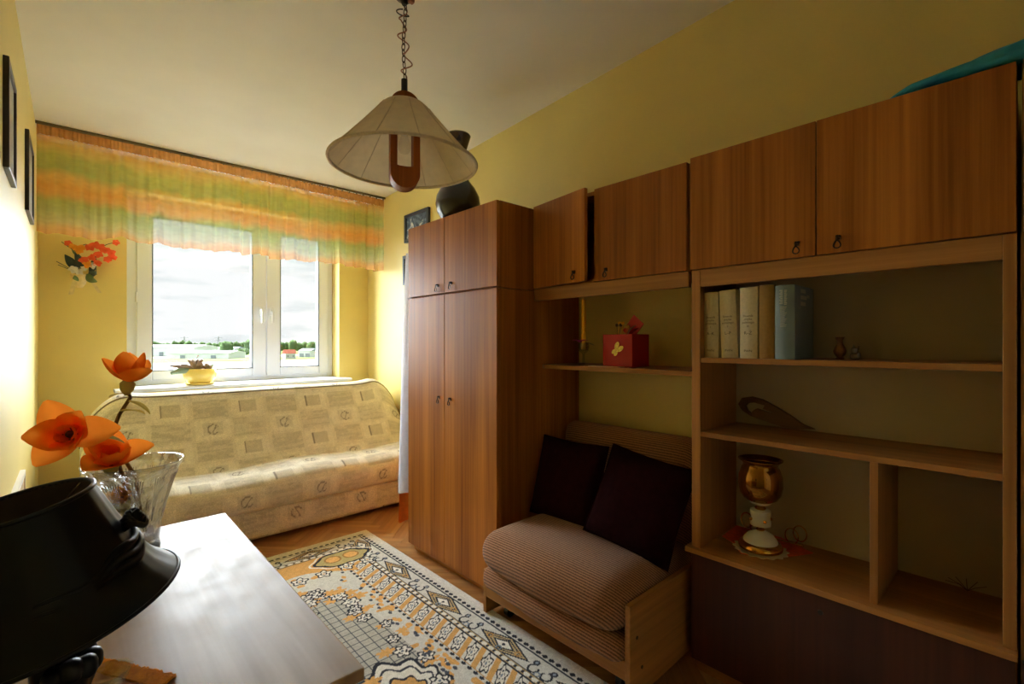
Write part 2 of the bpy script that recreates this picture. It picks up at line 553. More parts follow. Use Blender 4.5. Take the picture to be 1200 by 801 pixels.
def shed(x0, x1, D, h, dep, roofm, label):
    a, b2 = far(x0, D), far(x1, D)
    e = (b2 - a); L = e.length; e.normalize(); nrm = Vector((-e.y, e.x, 0))
    c = (a + b2) / 2
    t_ = thing('warehouse', label, 'building', c)
    M4 = Matrix(((e.x, nrm.x, 0, c.x), (e.y, nrm.y, 0, c.y), (0, 0, 1, GZ), (0, 0, 0, 1)))
    wl = part('wall', MB().box(-L / 2, L / 2, 0, dep, 0, h, M4), 'shed_white', t_)
    rf = MB()
    pr = [M4 @ Vector((-L / 2 - .5, -.8, h)), M4 @ Vector((-L / 2 - .5, dep + .8, h)), M4 @ Vector((-L / 2 - .5, dep / 2, h + 2.4))]
    rf.prism(pr, e * (L + 1))
    part('roof', rf, roofm, t_)
    k = max(2, int(L / 22))
    for q in range(k):
        xx = -L / 2 + L * (q + .5) / k
        part('gate', MB().box(xx - 2.4, xx + 2.4, -.25, .1, 0, min(5, h * .6), M4), 'shed_roof', wl)
    return t_
shed(150, 228, 560, 11, 45, 'shed_white', 'long white warehouse with pale pitched roof at the far end of the yard')
shed(196, 268, 470, 5.5, 30, 'shed_white', 'low white shed with pale roof in front of the trees')
shed(246, 276, 640, 8, 26, 'shed_roof', 'small grey roofed hall beside the tall dark tree')
shed(350, 364, 520, 7, 20, 'shed_roof', 'small hall with flat grey roof seen through the narrow pane')
def house(x, D, label):
    c = far(x, D)
    t_ = thing('house', label, 'house', c)
    wl = part('wall', box(c.x - 5, c.x + 5, c.y - 4, c.y + 4, GZ, GZ + 5), 'shed_white', t_)
    part('roof', MB().prism([(c.x - 5.6, c.y - 5, GZ + 5), (c.x - 5.6, c.y + 5, GZ + 5), (c.x - 5.6, c.y, GZ + 9)], (11.2, 0, 0)), 'brick_roof', t_)
    for q in (-2.5, 2.5):
        part('window', box(c.x + q - .7, c.x + q + .7, c.y - 4.1, c.y - 3.9, GZ + 1.8, GZ + 3.4), 'shed_roof', wl)
house(339, 470, 'white house with red roof beside the flat grey hall outside')
house(377, 480, 'white house with red roof near the right window frame outside')
rnd = random.Random(11)
def crown(mb, c, rx, rz, seed):
    bm = bmesh.new()
    bmesh.ops.create_icosphere(bm, subdivisions=3, radius=1)
    r2 = random.Random(seed)
    ph = [r2.uniform(0, 6.28) for _ in range(6)]
    vs_ = []
    for v in bm.verts:
        p = v.co
        k = 1 + .14 * math.sin(5 * p.x + ph[0]) * math.sin(4 * p.y + ph[1]) + .10 * math.sin(9 * p.z + ph[2]) * math.sin(8 * p.x + ph[3]) + r2.uniform(-.05, .05)
        vs_.append((c[0] + p.x * rx * k, c[1] + p.y * rx * k, c[2] + p.z * rz * k))
    mb.add(vs_, [tuple(v.index for v in f.verts) for f in bm.faces])
    bm.free()
def far_tree(x, D, h, r, label, group=None):
    c = far(x, D)
    t_ = thing('tree', label, 'tree', c, group)
    part('trunk', MB().tube([c, c + Vector((0, 0, h * .5))], [.5, .35], 6), 'pylon', t_)
    m_ = MB()
    crown(m_, (c.x, c.y, GZ + h * .58), r, h * .42, int(x * 7 + D))
    part('crown', m_, 'leaf_far', t_, smooth=True)
far_tree(265, 520, 17, 6.5, 'tall dark tree standing alone in front of the far tree line')
for k_, x in enumerate(np.linspace(150, 300, 20)):
    far_tree(x, (690, 770, 850)[k_ % 3], rnd.uniform(15, 20), rnd.uniform(5.8, 6.8), 'tree in the far tree line beyond the wide window pane', 'far trees behind the wide pane')
for x in (282, 289, 296):
    far_tree(x, 560 + (0, 22, 44)[int(x) % 3], rnd.uniform(8, 11), 3.6, 'low bushy tree between the sheds and the tree line', 'low trees behind the sheds')
for k_, x in enumerate(np.linspace(322, 386, 10)):
    far_tree(x, (660, 760, 860)[k_ % 3], rnd.uniform(15, 21), rnd.uniform(5.8, 6.8), 'tree in the far tree line beyond the narrow window pane', 'far trees behind the narrow pane')
for x, lab in ((216, 'lattice power pylon above the long white warehouse'), (256, 'lattice power pylon above the tall dark tree')):
    c = far(x, 1300)
    m_ = MB()
    for sx in (-1, 1):
        m_.tube([c + Vector((sx * 4, 0, 0)), c + Vector((sx * .8, 0, 34))], .35, 4)
    m_.tube([c + Vector((-9, 0, 30)), c + Vector((9, 0, 30))], .35, 4)
    m_.tube([c + Vector((-6, 0, 24)), c + Vector((6, 0, 24))], .35, 4)
    for z in range(0, 30, 6):
        s0 = 4 - 3.2 * z / 34; s1 = 4 - 3.2 * (z + 6) / 34
        m_.tube([c + Vector((-s0, 0, z)), c + Vector((s1, 0, z + 6))], .25, 4)
        m_.tube([c + Vector((s0, 0, z)), c + Vector((-s1, 0, z + 6))], .25, 4)
    solo('power_pylon', m_, 'pylon', lab, 'pylon')

# ------------------------------------------------------------------ wardrobe
def handle(X, Y, Z, parent, dx=0.0):
    m_ = MB()
    m_.box(X - .004, X + .001, Y - .006, Y + .006, Z + .006, Z + .020)
    m_.tube([(X, Y - .004, Z + .016), (X - .014, Y, Z + .016)], .0035, 8)
    m_.tube([(X - .013, Y, Z + .016), (X - .013, Y, Z + .002)], .002, 6)
    loop = []
    for k in range(14):
        a = 2 * math.pi * k / 14
        r = .0085 * (1 - .35 * math.cos(a))
        loop.append((X - .013 - .001 * math.cos(a), Y + r * math.sin(a), Z - .008 + .011 * math.cos(a)))
    m_.tube(loop, .0022, 6, closed=True)
    return part('handle', m_, 'bronze', parent, smooth='auto')

WX, WYA, WYB = 1.43, 1.645, 2.432
wd = thing('wardrobe', 'tall wooden two door wardrobe with top cupboard and small drop handles', 'wardrobe', (1.72, 2.04, 0))
def carcass(name, x0, x1, y0, y1, z0, z1, t, parent, matside, shelf=()):
    m_ = MB()
    m_.box(x0, x1, y0, y0 + t, z0, z1); m_.box(x0, x1, y1 - t, y1, z0, z1)
    m_.box(x0, x1, y0 + t, y1 - t, z0, z0 + t); m_.box(x0, x1, y0 + t, y1 - t, z1 - t, z1)
    m_.box(x1 - .006, x1, y0 + t, y1 - t, z0 + t, z1 - t)
    for z in shelf:
        m_.box(x0 + .01, x1 - .006, y0 + t, y1 - t, z, z + .016)
    return part(name, m_, matside, parent, bev=.0012)
carcass('body', WX + .021, 2.02, WYA, WYB, .045, 1.456, .018, wd, 'door_wood', (1.2,))
carcass('top_body', WX + .021, 2.02, WYA + .002, WYB - .002, 1.459, 1.862, .018, wd, 'door_wood')
part('plinth', MB().box(WX + .035, WX + .053, WYA + .01, WYB - .01, 0, .047).box(WX + .053, 2.0, WYA + .01, WYA + .028, 0, .047).box(WX + .053, 2.0, WYB - .028, WYB - .01, 0, .047), 'oak_y', wd, bev=.001)
YS = 2.066
for (y0, y1, z0, z1, hy, hz) in ((WYA + .003, YS - .002, .047, 1.455, 2.012, .900), (YS + .002, WYB - .001, .047, 1.455, 2.113, .901), (WYA + .003, YS - .002, 1.464, 1.861, 2.004, 1.497), (YS + .002, WYB - .001, 1.464, 1.861, 2.129, 1.494)):
    dr = part('door', box(WX, WX + .019, y0, y1, z0, z1), 'door_wood', wd, bev=.0015)
    handle(WX, hy, hz, dr)

# vase on the wardrobe
vc = Vector((1.62, 2.205, 1.862))
solo('vase', MB().lathe([(.06, 0), (.066, .006), (.085, .03), (.118, .085), (.128, .13), (.122, .175), (.098, .222), (.066, .262), (.048, .30), (.041, .35), (.042, .40), (.05, .45), (.064, .495), (.072, .522), (.069, .528), (.060, .50), (.046, .45), (.035, .40), (.03, .3)], vc, 40, caps=True), 'black_ceramic', 'large black ceramic vase with flared neck on top of the wardrobe', 'vase', smooth='auto')

# white garment bag behind the wardrobe
def cloth_strip(x0t, x0b, x1, y, zt, zb, nu=16, nv=30, amp=.012, seed=1):
    P = np.zeros((nu, nv, 3))
    for i in range(nu):
        for j in range(nv):
            v = j / (nv - 1); u = i / (nu - 1)
            xl = x0t + (x0b - x0t) * v ** .8
            P[i, j] = (xl + (x1 - xl) * u, y + amp * math.sin(u * 14 + seed + 2 * v) * (.4 + .6 * v), zt + (zb - zt) * v + .01 * math.sin(u * 9 + seed))
    return P
MT['white_cloth'] = sheer('white_plastic_film', .12, .4, (226, 228, 236), False)
m_ = MB(); m_.grid(cloth_strip(1.468, 1.405, 1.75, 2.49, 1.74, .31))
m_.grid(cloth_strip(1.468, 1.407, 1.75, 2.52, 1.74, .32, seed=3))
solo('garment_bag', m_, 'white_cloth', 'thin white garment bag hanging beside the far side of the wardrobe', 'garment bag', smooth=True)
MT['orange_cloth'] = plain('orange_cloth', (222, 124, 48), .9, .1, 40, .2, 200)
m_ = MB(); m_.grid(cloth_strip(1.475, 1.452, 1.72, 2.56, 1.0, .12, seed=5)); m_.grid(cloth_strip(1.475, 1.452, 1.72, 2.575, 1.0, .12, seed=5))
solo('orange_garment', m_, 'orange_cloth', 'orange cloth hanging below the white garment bag behind the wardrobe', 'garment', smooth=True)

# ------------------------------------------------------------------ upper cupboard over the chair bed
FX = 1.66
mu = thing('wall_cupboard', 'wooden two door wall cupboard with one door ajar, over the red box', 'cupboard', (1.84, 1.24, 1.40))
MYA, MYB = .842, 1.641
carcass('body', FX + .022, 2.02, MYA, MYB, 1.466, 1.868, .018, mu, 'door_wood')
part('valance_board', box(FX + .008, FX + .03, MYA, MYB, 1.408, 1.466), 'oak_y', mu, bev=.0015)
dr = part('door', box(FX, FX + .019, MYA + .004, 1.268, 1.468, 1.868), 'door_wood', mu, bev=.0015)
handle(FX, 1.205, 1.499, dr)
ang = math.radians(-8)
m_ = MB()
M4 = Matrix.Translation((FX + .019, 1.636, 0)) @ Matrix.Rotation(ang, 4, 'Z')
m_.box(-.019, 0, -.360, 0, 1.468, 1.868, M4)
dr = part('door', m_, 'door_wood', mu, bev=.0015)
q = M4 @ Vector((-.019, -.295, 0))
handle(q.x, q.y, 1.499, dr)

# shelf in the niche
m_ = MB()
poly = [(1.70 + .05 - .05 * math.cos(a), 1.643 - .05 + .05 * math.sin(a), 1.076) for a in np.linspace(0, math.pi / 2, 7)]
poly = [(1.70, .838, 1.076)] + poly + [(2.027, 1.643, 1.076), (2.027, .838, 1.076)]
m_.prism(poly, (0, 0, .019))
solo('niche_shelf', m_, 'oak_y', 'single wooden shelf with rounded corner below the wall cupboard', 'shelf', bev=.0015)

# ------------------------------------------------------------------ right hand wall unit
ru = thing('bookcase', 'wooden wall unit with open shelves, upper doors and dark lower flap', 'bookcase', (1.83, .42, 0))
RYA, RYB = .012, .832
part('side_panel', box(FX + .006, 1.99, .797, .829, .458, 1.466), 'oak_z', ru, bev=.0015)
part('side_panel', box(FX + .006, 1.99, .012, .036, .458, 1.466), 'oak_z', ru, bev=.0015)
part('valance_board', box(FX + .008, FX + .03, .036, .797, 1.405, 1.466), 'oak_y', ru, bev=.0015)
part('back_panel', box(1.982, 1.990, .036, .797, .458, 1.466), 'pale_back', ru)
part('shelf', box(FX + .010, 1.982, .036, .797, 1.130, 1.148), 'oak_y', ru, bev=.0012)
part('shelf', box(FX + .010, 1.982, .036, .797, .862, .880), 'oak_y', ru, bev=.0012)
part('divider', box(FX + .012, 1.982, .281, .301, .459, .863), 'oak_z', ru, bev=.0012)
part('base_board', box(FX - .014, 1.99, .010, .846, .440, .459), 'oak_y', ru, bev=.002)
carcass('lower_body', FX + .022, 1.99, RYA, RYB, .045, .440, .018, ru, 'door_wood')
fl = part('flap_door', box(FX + .003, FX + .022, RYA + .003, RYB - .003, .05, .437), 'red_dark', ru, bev=.0015)
part('keyhole', MB().lathe([(.0075, 0), (.0075, .003), (.004, .003)], (FX + .003, .42, .385), 12, Matrix.Rotation(-math.pi / 2, 4, 'Y')), 'black', fl)
part('plinth', MB().box(FX + .03, FX + .048, RYA + .01, RYB - .012, 0, .047).box(FX + .048, 1.97, RYB - .03, RYB - .012, 0, .047), 'oak_y', ru, bev=.001)
carcass('upper_body', FX + .022, 2.0, RYA, RYB, 1.466, 1.876, .018, ru, 'door_wood')
for (y0, y1, hy, hz) in ((.4325, RYB, .482, 1.497), (RYA + .001, .4295, .374, 1.499)):
    dr = part('door', box(FX, FX + .02, y0, y1, 1.468, 1.877), 'door_wood', ru, bev=.0015)
    handle(FX, hy, hz, dr)

# next unit of the wall, cut by the frame
nu_ = thing('side_cabinet', 'tall wooden cabinet standing next to the open shelves', 'cabinet', (1.83, -.30, 0))
carcass('body', FX + .022, 1.99, -.60, .006, .045, 1.466, .022, nu_, 'oak_z', (.459, .862, 1.13))
dl = part('lower_door', box(FX + .003, FX + .022, -.597, .004, .05, .437), 'red_dark', nu_, bev=.0015)
handle(FX + .003, -.05, .40, dl)
carcass('upper_body', FX + .022, 2.0, -.60, .004, 1.466, 1.876, .018, nu_, 'door_wood')
dl = part('upper_door', box(FX, FX + .02, -.60, .002, 1.468, 1.877), 'door_wood', nu_, bev=.0015)
handle(FX, -.05, 1.499, dl)
part('plinth', box(FX + .03, FX + .048, -.59, -.004, 0, .047), 'oak_y', nu_)

# teal cloth on top
MT['teal'] = plain('teal_fabric', (46, 150, 178), .7, .2, 25, .3, 60)
NU, NV = 70, 22
P = np.zeros((NU, NV, 3))
for i in range(NU):
    u = i / (NU - 1)
    y = .335 - .75 * u
    hh = .055 * (min(1, u * 2.5) ** .6) + .03 * u
    wv = .09 * (min(1, u * 5 + .15))
    tw = 2.6 * math.sin(u * 9) + 9 * u
    for j in range(NV):
        a = 2 * math.pi * j / (NV - 1)
        k = 1 + .13 * math.sin(3 * a + tw) + .07 * math.sin(7 * a - 2 * tw)
        zz = 1.877 + hh / 2 + hh / 2 * math.sin(a) * k * (1 if math.sin(a) > 0 else .98)
        P[i, j] = (1.755 + wv * math.cos(a) * k, y, max(1.8772, zz))
m_ = MB(); m_.grid(P)
solo('folded_cloth', m_, 'teal', 'crumpled teal cloth lying on top of the bookcase', 'cloth', smooth=True)

# ------------------------------------------------------------------ books
def book(y0, y1, z1, x0, x1, cover, label, lean=0.0, lines=None, ink=None, marks=None):
    z0 = 1.1485
    c = Vector(((x0 + x1) / 2, (y0 + y1) / 2, z0))
    t_ = thing('book', label, 'book', c, 'books on the upper shelf')
    M4 = Matrix.Translation((0, (y0 + y1) / 2, z0 + abs(math.sin(lean)) * (y1 - y0) / 2)) @ Matrix.Rotation(lean, 4, 'X') @ Matrix.Translation((0, -(y0 + y1) / 2, -z0))
    m_ = MB()
    w_ = y1 - y0
    n = 8
    sp = []
    for k in range(n + 1):
        a = math.pi * k / n
        sp.append((x0 + .006 - .007 * math.sin(a), y0 + w_ * k / n, z0))
    inner = [(p[0] + .004, max(y0 + .003, min(y1 - .003, p[1])), z0) for p in sp]
    outer = [(x1, y0, z0)] + sp + [(x1, y1, z0)]
    inn = [(x1, y0 + .003, z0)] + inner + [(x1, y1 - .003, z0)]
    V = []; 
    for loop in (outer, inn):
        for zz in (0, z1 - z0):
            V += [M4 @ Vector((p[0], p[1], p[2] + zz)) for p in loop]
    L = len(outer)
    fs = []
    for i in range(L - 1):
        fs += [(i, i + 1, L + i + 1, L + i), (2 * L + i, 3 * L + i, 3 * L + i + 1, 2 * L + i + 1), (i, 2 * L + i, 2 * L + i + 1, i + 1), (L + i, L + i + 1, 3 * L + i + 1, 3 * L + i)]
    fs += [(0, L, 3 * L, 2 * L), (L - 1, 3 * L - 1, 4 * L - 1, 2 * L - 1)]
    m_.add(V, fs)
    part('cover', m_, cover, t_, smooth='auto')
    part('pages', MB().box(x0 + .012, x1 - .004, y0 + .003, y1 - .003, z0 + .004, z1 - .004, M4), 'paper', t_)
    if lines:
        for (s_, size, zz) in lines:
            m_ = MB()
            text_into(m_, s_, size, lambda a, b, zz=zz: M4 @ Vector((x0 - .0016 + .007 * min(1, abs(a) / (w_ / 2)) ** 2 * .9, (y0 + y1) / 2 - a, zz + b)))
            part('lettering', m_, ink, t_)
    if marks:
        m_ = MB()
        for f in marks:
            m_.box(*f)
        part('lettering', m_, ink, t_)
    return t_
MT['paper'] = plain('book_pages', (206, 194, 164), .9, .06, 60)
MT['cloth_cream'] = plain('cream_book_cloth', (196, 182, 142), .8, .08, 120, .2, 500)
MT['cloth_cream2'] = plain('pale_book_cloth', (206, 196, 162), .8, .08, 120, .2, 500)
MT['cloth_ochre'] = plain('ochre_book_cloth', (150, 114, 48), .8, .08, 90, .2, 400)
MT['jacket_blue'] = plain('blue_book_jacket', (108, 128, 132), .45, .08, 12)
MT['ink'] = plain('dark_print', (52, 40, 26), .7, .05)
MT['ink_pale'] = plain('pale_print', (176, 180, 160), .6, .05)
tt = lambda vol, rng: [('Słownik', .0105, 1.290), ('języka', .0105, 1.279), ('polskiego', .0105, 1.268), (vol, .010, 1.255), (rng, .015, 1.230), ('PWN', .0115, 1.170)]
book(.744, .796, 1.384, 1.690, 1.855, 'cloth_cream', 'cream dictionary marked volume I, against the shelf side', .0, tt('I', 'A–K'), 'ink')
book(.676, .733, 1.386, 1.690, 1.855, 'cloth_cream', 'cream dictionary marked volume II, leaning slightly', math.radians(-2.2), tt('II', 'L–P'), 'ink')
book(.612, .669, 1.391, 1.690, 1.855, 'cloth_cream2', 'pale cream dictionary marked volume III, beside the ochre book', .0, tt('III', 'R–Ż'), 'ink')
book(.560, .608, 1.394, 1.692, 1.850, 'cloth_ochre', 'ochre book without a spine title between cream dictionary and blue book')
mk = []
yy0, yy1 = .498, .556
for k in range(11):   # worn pale lettering running down the spine
    z = 1.372 - k * .0045
    mk.append((1.6815, 1.6838, .518 + (k % 3) * .001, .526, z - .0030, z))
for k in range(9):
    z = 1.372 - k * .0052
    mk.append((1.6815, 1.6838, .530, .540 - (k % 2) * .003, z - .0026, z))
for k in range(14):
    z = 1.318 - k * .0048
    mk.append((1.6815, 1.6838, .519 + (k % 4) * .002, .538, z - .0016, z))
for k in range(3):    # lines on the front board
    mk.append((1.75, 1.80 + .012 * (k % 2), .4972, .4984, 1.366 - k * .021, 1.378 - k * .021))
mk.append((1.815, 1.84, .4972, .4984, 1.352, 1.362))
bb_ = book(yy0, yy1, 1.388, 1.686, 1.885, 'jacket_blue', 'thick blue dust jacket book at the end of the row of books', .0, None, 'ink_pale', mk)
part('front_board', box(1.706, 1.886, yy0 - .0004, yy0 + .002, 1.149, 1.3876), 'jacket_blue', bb_)

# ------------------------------------------------------------------ small things on the shelves
MT['brass'] = plain('old_brass', (116, 82, 52), .35, .2, 60, metal=.7)
MT['silver'] = plain('grey_metal', (120, 112, 104), .35, .25, 90, metal=.7)
solo('miniature_vase', MB().lathe([(.012, 0), (.013, .003), (.009, .008), (.016, .018), (.0185, .026), (.016, .036), (.009, .05), (.008, .06), (.013, .070), (.0145, .072), (.011, .070), (.006, .06)], (1.80, .401, 1.1482), 24), 'brass', 'tiny brass vase on the upper shelf beside a small figurine', 'vase', smooth='auto')
m_ = MB()
fc = Vector((1.80, .360, 1.148))
m_.rbox(fc.x - .012, fc.x + .012, fc.y - .015, fc.y + .015, fc.z, fc.z + .022, .010, 6)
m_.rbox(fc.x - .009, fc.x + .009, fc.y - .007, fc.y + .011, fc.z + .018, fc.z + .040, .008, 6)
m_.rbox(fc.x - .014, fc.x - .004, fc.y - .016, fc.y - .006, fc.z + .005, fc.z + .024, .005, 4)
m_.tube([(fc.x, fc.y + .004, fc.z + .036), (fc.x - .003, fc.y + .003, fc.z + .048)], [.004, .001], 6)
m_.tube([(fc.x, fc.y - .006, fc.z + .032), (fc.x - .003, fc.y - .010, fc.z + .044)], [.004, .001], 6)
solo('figurine', m_, 'silver', 'tiny grey seated animal figurine beside the brass vase', 'figurine', smooth=True)

# carved wooden ornament leaning on the back panel
MT['carved'] = wood('carved_walnut', (84, 54, 26), (124, 84, 42), 'y')
def crop4(p):
    return onX(840 + p[0] / 7.5, 440 + p[1] / 7.5, 1.955)
outl = [(862, 424), (800, 405), (730, 365), (640, 300), (520, 230), (400, 165), (300, 140), (220, 150), (186, 205), (222, 262), (300, 312), (400, 347), (520, 388), (640, 424)]
hol = [(500, 285), (480, 272), (440, 262), (415, 252), (402, 247), (420, 216), (330, 192), (275, 196), (250, 224), (268, 262), (298, 285), (318, 262), (345, 244), (420, 268)]
zmin = min(crop4(p).z for p in outl)
m_ = MB()
sh = Vector((0, 0, .8805 - zmin))
m_.prism([crop4(p) + sh for p in outl], (.016, 0, 0), [crop4(p) + sh for p in hol])
solo('carved_ornament', m_, 'carved', 'flat carved wooden ornament with a looped end on the middle shelf', 'ornament', bev=.001)

# oil lamp style candle holder with doily and orange cloth
LC = Vector((1.815, .645, .459))
def flat_sheet(outline, z, th, mb=None):
    mb = mb or MB()
    mb.prism([(p[0], p[1], z) for p in outline], (0, 0, th))
    return mb
MT['orange_net'] = plain('orange_organza', (206, 74, 20), .7, .2, 60, .3, 150)
ol = [onZ(x, y, .46) for x, y in ((846, 628), (858, 612), (880, 606), (925, 622), (953, 648), (925, 652), (895, 654), (868, 648), (860, 636))]
solo('orange_napkin', flat_sheet([(min(1.980, max(1.67, p.x)), min(.7955, p.y)) for p in ol], .4592, .002), 'orange_net', 'orange organza napkin spread under the doily and lamp', 'napkin')
m_ = MB()
no = 96
o_, i_ = [], []
for k in range(no):
    a = 2 * math.pi * k / no
    r = .086 + .005 * math.cos(a * 16)
    o_.append((LC.x + r * math.cos(a), LC.y + r * math.sin(a), .4613)); i_.append((LC.x + .05 * math.cos(a), LC.y + .05 * math.sin(a), .4613))
m_.prism(o_, (0, 0, .0018), i_)
MT['lace'] = plain('cream_lace', (206, 190, 150), .9, .1, 200, .3, 400)
solo('doily', m_, 'lace', 'round cream lace doily with scalloped edge under the amber lamp', 'doily')
tl = thing('candle_lamp', 'white and gold lamp with bulbous amber glass shade on a doily', 'lamp', LC)
MT['porcelain'] = plain('white_porcelain', (214, 212, 196), .25, .04, 20)
MT['gold'] = plain('polished_gold', (206, 150, 56), .18, .1, 30, metal=1.0)
m, nt, b = new_mat('amber_glass')
b.inputs['Base Color'].default_value = (*lin((176, 112, 34)), 1)
tcx = node(nt, 'ShaderNodeTexCoord'); nx_ = node(nt, 'ShaderNodeTexNoise', {'Vector': tcx.outputs['Object'], 'Scale': 20.0})
nt.links.new(ramp(nt, nx_.outputs['Fac'], [(.3, lin((132, 90, 30))), (.7, lin((164, 114, 42)))]), b.inputs['Base Color'])
b.inputs['Metallic'].default_value = .8; b.inputs['Roughness'].default_value = .07
MT['amber'] = m
part('base', MB().lathe([(.064, .004), (.071, .008), (.072, .018), (.066, .027), (.058, .031)], LC, 40), 'gold', tl, smooth='auto')
part('foot', MB().lathe([(.057, .030), (.054, .040), (.042, .055), (.022, .066), (.014, .070)], LC, 40), 'porcelain', tl, smooth='auto')
part('collar', MB().lathe([(.012, .068), (.014, .074), (.009, .080), (.016, .086)], LC, 24), 'gold', tl, smooth='auto')
st_ = part('stem', MB().lathe([(.018, .084), (.034, .090), (.035, .104), (.031, .116), (.034, .128), (.033, .142), (.018, .146)], LC, 36), 'porcelain', tl, smooth='auto')
for k in range(4):
    a = 2.4 + k * 1.5
    part('gilt_flower', MB().rbox(LC.x + .034 * math.cos(a) - .004, LC.x + .034 * math.cos(a) + .004, LC.y + .034 * math.sin(a) - .006, LC.y + .034 * math.sin(a) + .006, LC.z + .105, LC.z + .116, .004, 4), 'gold', st_, smooth=True)
part('neck', MB().lathe([(.016, .144), (.019, .150), (.012, .158), (.018, .166)], LC, 24), 'gold', tl, smooth='auto')
part('cup', MB().lathe([(.015, .160), (.03, .166), (.04, .174), (.043, .180)], LC, 30), 'porcelain', tl, smooth='auto')
part('glass_shade', MB().lathe([(.040, .176), (.056, .186), (.068, .206), (.073, .236), (.071, .266), (.062, .294), (.056, .304), (.060, .314), (.072, .323), (.073, .326), (.069, .325), (.056, .314), (.052, .304), (.058, .292), (.067, .264), (.069, .236)], LC, 44, caps=False), 'amber', tl, smooth=True)
m_ = MB()
for sy in (-1, 1):
    for q in range(2):
        loop = []
        for k in range(18):
            a = 2 * math.pi * k / 17
            loop.append((1.945 - .01 * q, LC.y + sy * (.062 + .03 * q + .022 * math.cos(a)), .49 + .02 * q + .028 * math.sin(a)))
        m_.tube(loop, .0022, 5)
m_.tube([(1.945, LC.y - .10, .463), (1.945, LC.y + .10, .463)], .004, 6)
solo('wire_ornament', m_, 'gold', 'curly gold wire ornament standing behind the amber lamp', 'ornament', smooth='auto')
m_ = MB()
for k in range(6):
    a = k * .5
    b0 = Vector((1.955, .115, .463))
    m_.tube([b0, b0 + Vector((.004, .018 * math.cos(a), .012)), b0 + Vector((.012, .05 * math.cos(a), .010 + .022 * math.sin(a)))], .0011, 5)
solo('dried_twig', m_, 'carved', 'small dried twig lying in the right hand lower compartment', 'twig')

# niche shelf things
SZ = 1.0952
gc = Vector((1.80, 1.438, SZ))
tg = thing('candlestick', 'small glass goblet with pink flower and yellow candle on niche shelf', 'candle', gc)
MT['clear'] = thin_glass('clear_glass', (.86, .9, .88), base=.12, rough=.02, ior=1.9)
part('goblet', MB().lathe([(.026, 0), (.026, .003), (.006, .008), (.005, .05), (.010, .058), (.024, .07), (.028, .088), (.024, .106), (.022, .104), (.026, .088), (.02, .07)], gc, 28), 'clear', tg, smooth='auto')
MT['candle_wax'] = plain('yellow_wax', (236, 178, 22), .5, .05, 20)
part('candle', MB().lathe([(.0125, .075), (.0125, .2), (.0105, .312), (.004, .318)], gc, 20), 'candle_wax', tg, smooth='auto')
MT['pink'] = plain('pink_silk', (220, 84, 134), .8, .15, 60)
MT['dark_leaf'] = plain('dark_green_leaf', (44, 62, 46), .6, .2, 30)
def petal(c, azim, tilt, L, Wd, curl=.35, cup=.25, nu=9, nv=7):
    """curved petal from point c; azim around z, tilt above horizontal"""
    P = np.zeros((nu, nv, 3))
    d = Vector((math.cos(azim), math.sin(azim), 0)); s_ = Vector((-math.sin(azim), math.cos(azim), 0)); up = Vector((0, 0, 1))
    for i in range(nu):
        u = i / (nu - 1)
        t_ = tilt - curl * u
        wid = Wd * (math.sin(math.pi * min(.985, .12 + .86 * u)) ** .75)
        base = Vector(c) + d * (L * u * math.cos(t_)) + up * (L * u * math.sin(t_))
        nrm = (-d * math.sin(t_) + up * math.cos(t_))
        for j in range(nv):
            v = -1 + 2 * j / (nv - 1)
            P[i, j] = base + s_ * (wid * v) + nrm * (cup * wid * v * v)
    return P
def petal_mb(*a, mat=None, **k):
    P = petal(*a, **k)
    if mat is not None:
        sh_ = P.shape
        P = np.array([tuple(mat @ Vector(p)) for p in P.reshape(-1, 3)]).reshape(sh_)
    m_ = MB(); m_.grid(P)
    return m_
for k in range(5):
    part('petal', petal_mb(gc + Vector((-.01, .012, .108)), k * 1.257, .6, .042, .019), 'pink', tg, smooth=True)
for az in (-1.4, -.9):
    part('leaf', petal_mb(gc + Vector((0, 0, .105)), az, .15, .055, .008), 'dark_leaf', tg, smooth=True)

bx0, bx1, by0, by1, bz1 = 1.76, 1.895, 1.142, 1.296, 1.240
tb = thing('gift_box', 'small red gift box with gold butterfly and ornaments on top', 'box', ((bx0 + bx1) / 2, (by0 + by1) / 2, SZ))
MT['red'] = plain('red_card', (176, 14, 22), .55, .06, 20)
MT['gilt'] = plain('gold_foil', (206, 170, 84), .35, .25, 120, metal=.6)
part('carton', box(bx0, bx1, by0, by1, SZ + .002, bz1), 'red', tb, bev=.002)
def butterfly(mb, c):
    for sy in (-1, 1):
        for (dz, r1, r2, a0) in ((.016, .042, .015, .75), (-.014, .028, .012, -.9)):
            pts = []
            for k in range(14):
                a = 2 * math.pi * k / 14
                l, w2 = r1 * (1 + math.cos(a)) / 2 + .003, r2 * math.sin(a)
                yy = math.cos(a0) * l - math.sin(a0) * w2; zz = math.sin(a0) * l + math.cos(a0) * w2
                pts.append((c[0], c[1] + sy * yy, c[2] + zz))
            mb.prism(pts, (-.0015, 0, 0))
    mb.box(c[0] - .003, c[0], c[1] - .002, c[1] + .002, c[2] - .018, c[2] + .018)
m_ = MB(); butterfly(m_, (0, 0, 0))
R4 = Matrix.Translation((bx0 - .0003, 1.222, 1.170)) @ Matrix.Rotation(.7, 4, 'X') @ Matrix.Diagonal((1, .62, 1, 1))
m_.v = [tuple(R4 @ Vector(p)) for p in m_.v]
part('butterfly', m_, 'gilt', tb)
